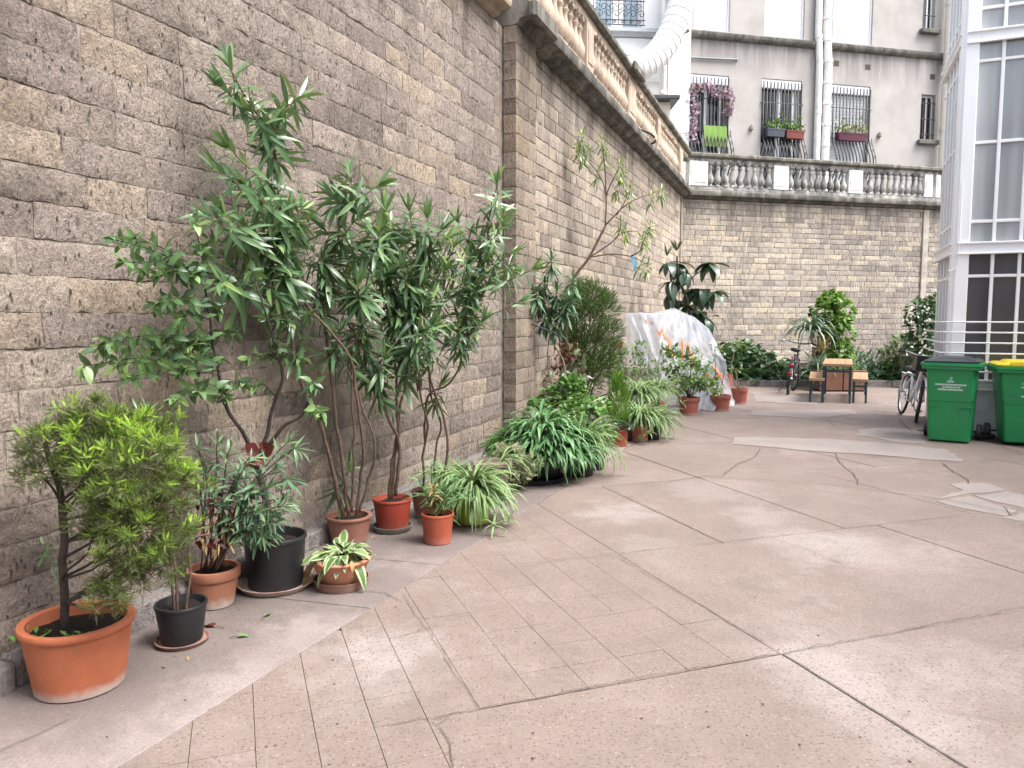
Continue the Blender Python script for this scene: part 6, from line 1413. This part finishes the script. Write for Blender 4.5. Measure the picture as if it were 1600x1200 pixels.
# dark red leaved plant, silvery begonia, rose
t = thing('copper_leaf_plant', 'dark red leaved plant in the shade below the heath bush', 'plant', tuple(P(885, 606, 10.1))); t.location.z = .27
bushy(t, [(880, 560, 10.05, .2, .2), (900, 590, 10.0, .18, .15), (870, 590, 10.0, .14, .14), (890, 545, 10.1, .13, .1)], T_LAU, .10, LM_RED, 170, (0, .55), M_BARKD)
t = thing('begonia_plant', 'begonia with large silvery edged leaves in front of the dark red plant', 'plant', tuple(P(905, 608, 9.7))); t.location.z = .27
bushy(t, [(892, 535, 9.7, .1, .07), (905, 552, 9.7, .13, .1), (890, 575, 9.65, .15, .08), (912, 585, 9.7, .10, .07), (858, 575, 9.5, .08, .05), (900, 605, 9.5, .12, .05)], T_LAU, .16, LM_PALE, 40, (.1, .9), M_BARK, None, .006, -.3, .3)
t = thing('rose_bush', 'straggly rose bush with one red flower beside the plastic sheet', 'bush', tuple(P(985, 603, 12.0))); t.location.z = .2
bushy(t, [(955, 575, 11.6, .2, .16), (985, 560, 12, .24, .2), (1010, 575, 12, .22, .16), (1000, 545, 12, .16, .12), (965, 555, 11.7, .14, .1), (978, 590, 11.8, .22, .12), (1022, 590, 12, .15, .12)], T_SML, .085, LM_GER, 460, (.2, .9), M_BARKD, None, .007, pieces=0, twn=2)
rf = Fol()
for _ in range(26): d = rdir(.2); rf.add(T_RND[0], P(966, 538, 11.4) + d * .025, d, rdir(), .055, R.uniform(.4, 1))
rf.build(t, leaf_mat('red_rose', [(.35, .006, .012), (.5, .012, .02), (.6, .02, .03)], .5, .2), 0, 'flower')
stems(t, [smooth_path([P(952, 640, 11.3), P(952, 580, 11.35), P(955, 540, 11.4), P(966, 540, 11.4)], 5, .01)], .010, .004, M_BARKD)
t = thing('dry_stalks', 'bundle of bare pale dry stalks standing between rose and pale shrub', 'plant', tuple(G(1015, 645) + Vector((0, .4, 0))))
sp = []
for i in range(16):
    a = Vector(t.location) + Vector((R.uniform(-.15, .2), R.uniform(-.1, .1), .02)); e = P(R.uniform(995, 1035), R.uniform(540, 590), 12.3 + R.uniform(-.1, .1)); sp.append(smooth_path([a, a.lerp(e, .5) + Vector((R.uniform(-.05, .05), 0, 0)), e], 4, .02))
stems(t, sp, .006, .003, M_BARKP, 'stalk', 4)
sk = thing('plant_cane', 'thin white plastic cane stuck among the geraniums', 'cane', tuple(P(910, 655, 8.6))); MB().tube([(0, 0, -.3), (-.05, 0, .48)], .010, 6).build('cane', M_PVC, sk)
wr = thing('wire_hoop', 'bent dark wire plant support fixed to the wall by the drooping oleander', 'support', tuple(P(826, 520, 9.25)))
MB(wr.location).tube(smooth_path([P(822, 485, 9.3), P(824, 462, 9.25), P(832, 460, 9.25), P(828, 480, 9.25), P(822, 500, 9.25), P(840, 510, 9.2), P(866, 520, 9.2), P(873, 528, 9.2)], 4), .009, 5).build('wire', M_IRON, wr, True)
# leathery leaved tree in the corner
t = thing('rubber_plant', 'dark leathery leaved rubber plant rising behind the plastic sheet in the corner', 'plant', tuple(G(1078, 600) * 1)); Y = 15.6; g = P(1072, 560, Y); t.location = (g.x, g.y, 0)
b = Vector(t.location); M1 = smooth_path([b, P(1076, 520, Y), P(1074, 470, Y), P(1062, 440, Y), P(1058, 400, Y)], 5, .02)
brs = [smooth_path([P(1066, 448, Y), P(1088, 428, Y), P(1106, 416, Y)], 4), smooth_path([P(1074, 470, Y), P(1090, 455, Y), P(1110, 452, Y)], 4), smooth_path([P(1076, 520, Y), P(1084, 490, Y), P(1088, 470, Y)], 4), smooth_path([P(1062, 440, Y), P(1048, 428, Y), P(1044, 412, Y)], 4)]
stems(t, [M1], .035, .018, M_BARKD, 'trunk', 8); stems(t, brs, .016, .009, M_BARKD, 'branch', 6); f = Fol()
for (px, py, n) in ((1046, 410, 5), (1060, 412, 9), (1050, 440, 9), (1070, 425, 7), (1108, 412, 11), (1080, 452, 11), (1098, 452, 9), (1114, 456, 8), (1075, 478, 9), (1090, 488, 9), (1104, 496, 6), (1046, 460, 6), (1062, 470, 7)):
    e = P(px, py, Y + R.uniform(-.2, .2))
    for j in range(n): a = 2 * math.pi * j / n + R.uniform(-.4, .4); f.add(R.choice(T_BIG), e, (math.cos(a), math.sin(a) * .8, R.uniform(-1.3, .25)), (math.cos(a) * .4, math.sin(a) * .4, 1), R.uniform(.32, .52), R.uniform(.05, .7))
for px, py in ((1057, 392), (1042, 400)):
    e = P(px, py, Y)
    for j in range(6): a = j * 1.05; f.add(T_OLE[0], e, (math.cos(a) * .6, math.sin(a) * .6, 1), rdir(), .26, .95)
f.build(t, LM_BIG, 200)
# ------------------------------------------------------------------ bed against the end wall
kb = thing('bed_kerb', 'low stone kerb holding the planting bed at the foot of the end wall', 'kerb', (4.7, 17.5, 0))
x = 0
while x < 6.4:
    l = R.uniform(.85, 1.2); o = MB().box(0, l - .012, -.08, .08, -.02, .15 + R.uniform(-.008, .008), .015).build('kerb_stone', M_KERB, kb, 'auto'); o.location = (x, R.uniform(-.01, .01), 0); x += l
MB(kb.location).add([(4.6, 17.56, .11), (11.4, 17.56, .11), (13.5, 23.9, .3), (5.2, 21.4, .3)], [(0, 1, 2, 3)]).build('soil', M_SOIL, kb)
def bush(name, label, cat, blist, tpls, L, m, n, tones=(.1, .9), stem_m=M_BARKD, zb=.3, out=.6, base=None, group=None, w=1, z=.1):
    c = P(blist[0][0], blist[0][1], blist[0][2]); t = thing(name, label, cat, (c.x, c.y, z) if base is None else base, 0, group); bushy(t, blist, tpls, L, m, n, tones, stem_m, None, .012, zb, out, 0, w); return t
bush('ivy_hedge', 'dark glossy ivy hedge against the end wall beside the dark bicycle', 'hedge', [(1135, 572, 18.0, .45, .38), (1160, 565, 18.2, .5, .45), (1185, 572, 18.1, .5, .42), (1205, 585, 18, .4, .34), (1150, 590, 17.8, .4, .25), (1180, 592, 17.8, .45, .25), (1125, 590, 17.9, .35, .25), (1140, 555, 18.4, .4, .3), (1170, 552, 18.4, .35, .28)], T_HRT, .15, LM_IVY, 1500, (.05, .85), zb=-.1, out=.85)
bush('low_ivy', 'low dark ivy mound behind the dark bicycle wheel', 'shrub', [(1222, 585, 18.1, .4, .3), (1240, 590, 18, .4, .26), (1258, 590, 17.9, .35, .25), (1232, 574, 18.3, .3, .2)], T_HRT, .11, LM_IVY, 620, (.1, .9), zb=-.1, out=.8)
t = thing('yucca_plant', 'blue grey yucca with long hanging straps between bicycle and table', 'plant', tuple(G(1266, 603))); t.location = (*P(1268, 560, 17.0).xy, .1)
c1 = P(1266, 515, 17.0); c2_ = P(1276, 575, 16.8); stems(t, [smooth_path([Vector(t.location), P(1273, 560, 17), c1], 5, .02), smooth_path([Vector(t.location), c2_], 3)], .05, .035, M_BARKP, 'trunk', 8)
f = Fol()
for _ in range(75): f.blade(c1 + rdir() * .05, R.uniform(0, 6.28), R.uniform(.1, 1.3), R.uniform(.6, 1.0), .045, R.uniform(1.6, 2.7), R.uniform(.1, .9), 8, 0, .2)
for _ in range(60): f.blade(c2_ + rdir() * .06, R.uniform(0, 6.28), R.uniform(.2, 1.2), R.uniform(.5, .8), .04, R.uniform(.8, 1.9), R.uniform(.1, .9), 7, 0, .2)
f.build(t, LM_YUC)
f = Fol(); 
for _ in range(34): f.blade(P(1284, 545, 16.9) + rdir() * .12, R.uniform(0, 6.28), R.uniform(.8, 1.5), R.uniform(.3, .55), .03, R.uniform(.4, 2.8), R.uniform(.3, .8), 6)
f.build(t, LM_TAN, 0, 'dry_leaves')
t = bush('creeper_column', 'bright green creeper smothering a tall post behind the table', 'plant', [(1300, 470, 17.2, .34, .18), (1288, 485, 17.2, .32, .22), (1315, 488, 17.2, .3, .24), (1300, 505, 17.2, .42, .25), (1285, 520, 17.2, .25, .25), (1315, 525, 17.2, .32, .25), (1300, 545, 17.2, .4, .3), (1320, 555, 17.2, .25, .28), (1290, 565, 17.2, .35, .25), (1310, 575, 17.1, .35, .25), (1298, 462, 17.2, .2, .1)], T_HRT, .105, LM_IVB, 2100, (0, 1), zb=-.2, out=.8)
MB(t.location).box(P(1302, 560, 17.3).x - .05, P(1302, 560, 17.3).x + .05, 17.25, 17.35, .1, 2.1).build('post', M_BARK, t)
f = Fol()
for _ in range(90): d = rdir(.3); f.blade(P(1300, 480, 17.2) + Vector((d.x * .35, d.y * .3, d.z * .25)), R.uniform(0, 6.28), R.uniform(.2, 1.3), R.uniform(.15, .35), .012, R.uniform(.5, 2), R.uniform(.5, 1), 4)
f.build(t, LM_IVB, 0, 'tendrils')
fp = P(1310, 603, 16.45)
tb_ = thing('planter_box', 'terracotta coloured timber planter box standing behind the table legs', 'planter', (fp.x, fp.y, 0))
for i in range(2): MB().box(-.50 + .51 * i, -.002 + .51 * i - .004, -.22, .22, .03, .46, .012).build('box_panel', clay('rusty_planter_face', (.17, .08, .052), .1, .75) if 'rusty_planter_face' not in bpy.data.materials else bpy.data.materials['rusty_planter_face'], tb_, 'auto')
MB().box(-.47, .47, -.19, .19, 0, .03).build('base', M_BARKD, tb_); MB().box(-.46, .46, -.18, .18, .461, .47).build('soil', M_SOIL, tb_)
f = Fol()
for _ in range(90): f.blade(Vector((fp.x + R.uniform(-.45, .45), fp.y + R.uniform(-.15, .15), .47)), R.uniform(0, 6.28), R.uniform(.4, 1.4), R.uniform(.2, .5), .016, R.uniform(.8, 2.4), R.uniform(.1, .8), 6)
f.build(tb_, LM_FRN)
bush('green_shrub', 'mid green leafy shrub just past the table under the end wall', 'shrub', [(1340, 575, 18.0, .4, .35), (1362, 572, 18.1, .42, .36), (1350, 590, 17.9, .45, .25), (1375, 590, 17.9, .35, .25), (1330, 560, 18.2, .3, .25)], T_OLE, .17, LM_OLB, 900, (.1, .8), w=1.6)
bush('low_ivy', 'low spreading ivy in the bed next to the white bicycle', 'shrub', [(1370, 595, 17.8, .4, .2), (1395, 590, 17.9, .45, .26), (1410, 595, 17.8, .35, .2), (1345, 600, 17.7, .3, .14), (1425, 595, 17.9, .3, .2)], T_HRT, .12, LM_IVY, 700, (.1, .9), zb=-.1, out=.8)
bush('feathery_shrub', 'feathery olive green shrub between the ivy and the white bicycle basket', 'shrub', [(1395, 560, 18.1, .36, .3), (1412, 545, 18.1, .34, .3), (1425, 565, 18.0, .36, .3), (1385, 575, 18.0, .3, .25), (1440, 575, 18, .35, .28)], T_GRY, .20, LM_ROS, 800, (.4, 1), zb=.5)
f = Fol(); t = thing('grass_tuft', 'tuft of pale arching plume grass in front of the end wall', 'grass', (*P(1408, 560, 17.8).xy, .1))
for _ in range(60): f.blade(P(1408, 575, 17.8) + rdir() * .12, R.uniform(0, 6.28), R.uniform(.9, 1.5), R.uniform(.6, 1.25), .012, R.uniform(.3, 1.0), R.uniform(.3, 1), 7)
f.build(t, LM_PALE)
t = bush('jasmine_climber', 'dark leaved climber dotted with cream flowers beside the glazed bay', 'climber', [(1438, 485, 17.2, .36, .28), (1455, 495, 17.2, .36, .35), (1440, 515, 17.2, .36, .3), (1458, 530, 17.2, .34, .3), (1430, 535, 17.3, .3, .25), (1450, 555, 17.2, .34, .25), (1450, 478, 17.2, .24, .15), (1465, 480, 17.3, .3, .3)], T_LAU, .15, LM_IVY, 1050, (.1, .95), zb=-.1, out=.8, w=1.2)
f = Fol()
for _ in range(44): p = P(R.uniform(1405, 1468), R.uniform(474, 566), 16.85 + R.uniform(-.1, .1)); f.add(R.choice(T_SML), p, rdir(-.1), (0, -1, .3), R.uniform(.06, .11), R.uniform(.3, 1), 1.2)
f.build(t, leaf_mat('cream_blossom', [(.55, .5, .42), (.66, .62, .52), (.74, .72, .64)], .6, .3), 0, 'blossom')
# ------------------------------------------------------------------ window dressing across the terrace
def fpt(px, py, off=.1): s, z = fh(px, py); return Vector((f0[0] + gd.x * s + gd.y * off, f0[1] + gd.y * s - gd.x * off, z))
t = thing('blossom_garland', 'garland of pink artificial blossom wound round the barred window', 'garland', tuple(fpt(1078, 130)))
f = Fol(); pth = [(1080, 225), (1076, 210), (1081, 195), (1078, 180), (1085, 172), (1077, 165), (1080, 150), (1078, 138), (1090, 141), (1105, 138), (1112, 144), (1122, 148), (1132, 140), (1137, 150), (1137, 160), (1135, 172), (1137, 178), (1130, 175)]
for a, b in zip(pth, pth[1:]):
    for k in range(5):
        if R.random() < .25: continue
        c = fpt(a[0] + (b[0] - a[0]) * k / 5 + R.uniform(-3, 3), a[1] + (b[1] - a[1]) * k / 5 + R.uniform(-3, 3), .14)
        for _ in range(9): d = rdir(); f.add(R.choice(T_RND), c + d * .07, d, rdir(), R.uniform(.06, .11), R.uniform(.1, 1))
f.build(t, LM_PNK, 0, 'blossom'); stems(t, [smooth_path([fpt(*q, .11) for q in pth], 3, .02)], .010, .008, M_BARKD, 'vine', 5)
gp = fpt(1097, 198, .0); gq = fpt(1132, 201, .0)
gcl = thing('green_cloth', 'lime green cloth panel hung inside the bars of the flower framed window', 'cloth', tuple(fpt(1097, 224, .0)), math.atan2(gd.y, gd.x))
gw = (gq - gp).length; mb = MB(); vs = []; fs = []
for j in range(9):
    q = j / 8
    for i in range(13): vs.append((gw * i / 12, -.07 - .06 * math.sin(math.pi * (.25 + .6 * q)) + .012 * math.sin(i * 2.1), .60 * q - .1))
for j in range(8):
    for i in range(12): a = j * 13 + i; fs.append((a, a + 1, a + 14, a + 13))
mb.add(vs, fs).build('cloth', simple('lime_cloth', (.14, .25, .045), .8, 0, .08), gcl, True)
def window_box(label, px0, px1, py, col, m, nleaf, L=.10, cat='window box', group=None):
    a, b = fpt(px0, py, .14), fpt(px1, py + 1, .14); t = thing('window_box', label, cat, tuple(a), math.atan2(gd.y, gd.x), group); w_ = (b - a).length
    loft(MB(), [rrect(0.02, w_ - .02, -.08, .08, 0, .02), rrect(0, w_, -.1, .1, .2, .02), rrect(-.01, w_ + .01, -.11, .11, .2, .02), rrect(-.01, w_ + .01, -.11, .11, .235, .02)]).build('box', col, t, 'auto')
    f = Fol(); rt = t.location
    for _ in range(nleaf):
        q = R.random(); p = a.lerp(b, q) + Vector((R.uniform(-.08, .08), R.uniform(-.1, .1), .26 + abs(R.gauss(0, .16)))); f.add(R.choice(T_HRT), p, rdir(.1), rdir(.6), L * R.uniform(.6, 1.2), R.random())
    o = f.build(t, m); o.rotation_euler = (0, 0, -math.atan2(gd.y, gd.x)); return t
window_box('dark grey window box with trailing green plants in the middle barred window', 1192, 1220, 215, simple('grey_box', (.05, .06, .08), .6), LM_IVB, 60)
window_box('brick red window box in the middle barred window', 1222, 1250, 218, simple('brick_red_box', (.17, .036, .027), .6), LM_GER, 80)
window_box('plum coloured window box before the closed roller shutter', 1303, 1347, 221, simple('plum_box', (.075, .010, .03), .5), LM_GRY, 90, .13)
hr = P(1008, 216, 15.2); ho = thing('wire_ring', 'black cable loop sticking out of the balustrade over the wall', 'cable', tuple(hr))
mb = MB(hr); pts = [P(1008 + 16 * math.cos(a) * 1.0 - 0, 214 + 9 * math.sin(a) + 5 * math.cos(a), 15.1 + .25 * math.sin(a)) for a in [2 * math.pi * k / 28 for k in range(27)]]
mb.tube(pts, .022, 7).build('loop', M_BLACKP, ho, True)
# ------------------------------------------------------------------ leaves and crumbs dropped on the paving
def fallen(label, px, py, L, m, tone, rz, tpl=T_LAU):
    p = G(px, py); t = thing('fallen_leaf', label, 'leaf', (p.x, p.y, .006)); f = Fol(); f.add(tpl[1], p + Vector((0, 0, .014)), (math.cos(rz), math.sin(rz), .02), (0, 0, 1), L, tone); f.build(t, m, 0, 'blade')
    MB(t.location).tube([p + Vector((0, 0, .012)), p + Vector((-math.cos(rz) * L * .5, -math.sin(rz) * L * .5, .008))], .0022, 4).build('stalk', M_BARK, t)
fallen('dark red fallen leaf on the apron beside the small black pot', 338, 981, .10, LM_RED, .6, 2.8)
fallen('green fallen leaf lying flat by the dark red one', 370, 997, .07, LM_LAU, .7, .3)
fallen('green fallen leaf standing half folded in front of the black tub saucer', 414, 966, .07, LM_LAU, .6, 1.4)
crumbs = MB()
for _ in range(80):
    px, py = R.uniform(150, 1590), R.uniform(760, 1198); p = G(px, py)
    if p.x < -1.9: continue
    s = R.uniform(.0012, .0035); a = R.uniform(0, 3)
    crumbs.box(-s * 1.6, s * 1.6, -s, s, 0.001, s * .8, 0, Matrix.Translation((p.x, p.y, .0015)) @ Matrix.Rotation(a, 4, 'Z'))
o = crumbs.build('grit', M_BARK); tag(o, 'grit and plant crumbs scattered over the paving', kind='stuff')
lit = Fol()
for _ in range(60):
    s = R.uniform(0, 8.5); p = Vector((NA[0], NA[1], 0)) + Vector((nd.x, nd.y, 0)) * s + Vector((nd.y, -nd.x, 0)) * R.uniform(.15, .8); lit.add(R.choice(T_SML + T_OLE[:1]), p + Vector((0, 0, .008)), (R.uniform(-1, 1), R.uniform(-1, 1), 0.02), (0, 0, 1), R.uniform(.015, .045), R.random())
lo = bpy.data.objects.new('tmp', None); lf = lit.build(lo, LM_TAN, 0, 'leaf_litter'); lf.parent = None; bpy.data.objects.remove(lo); tag(lf, 'small dry leaf litter along the foot of the brown wall', kind='stuff')
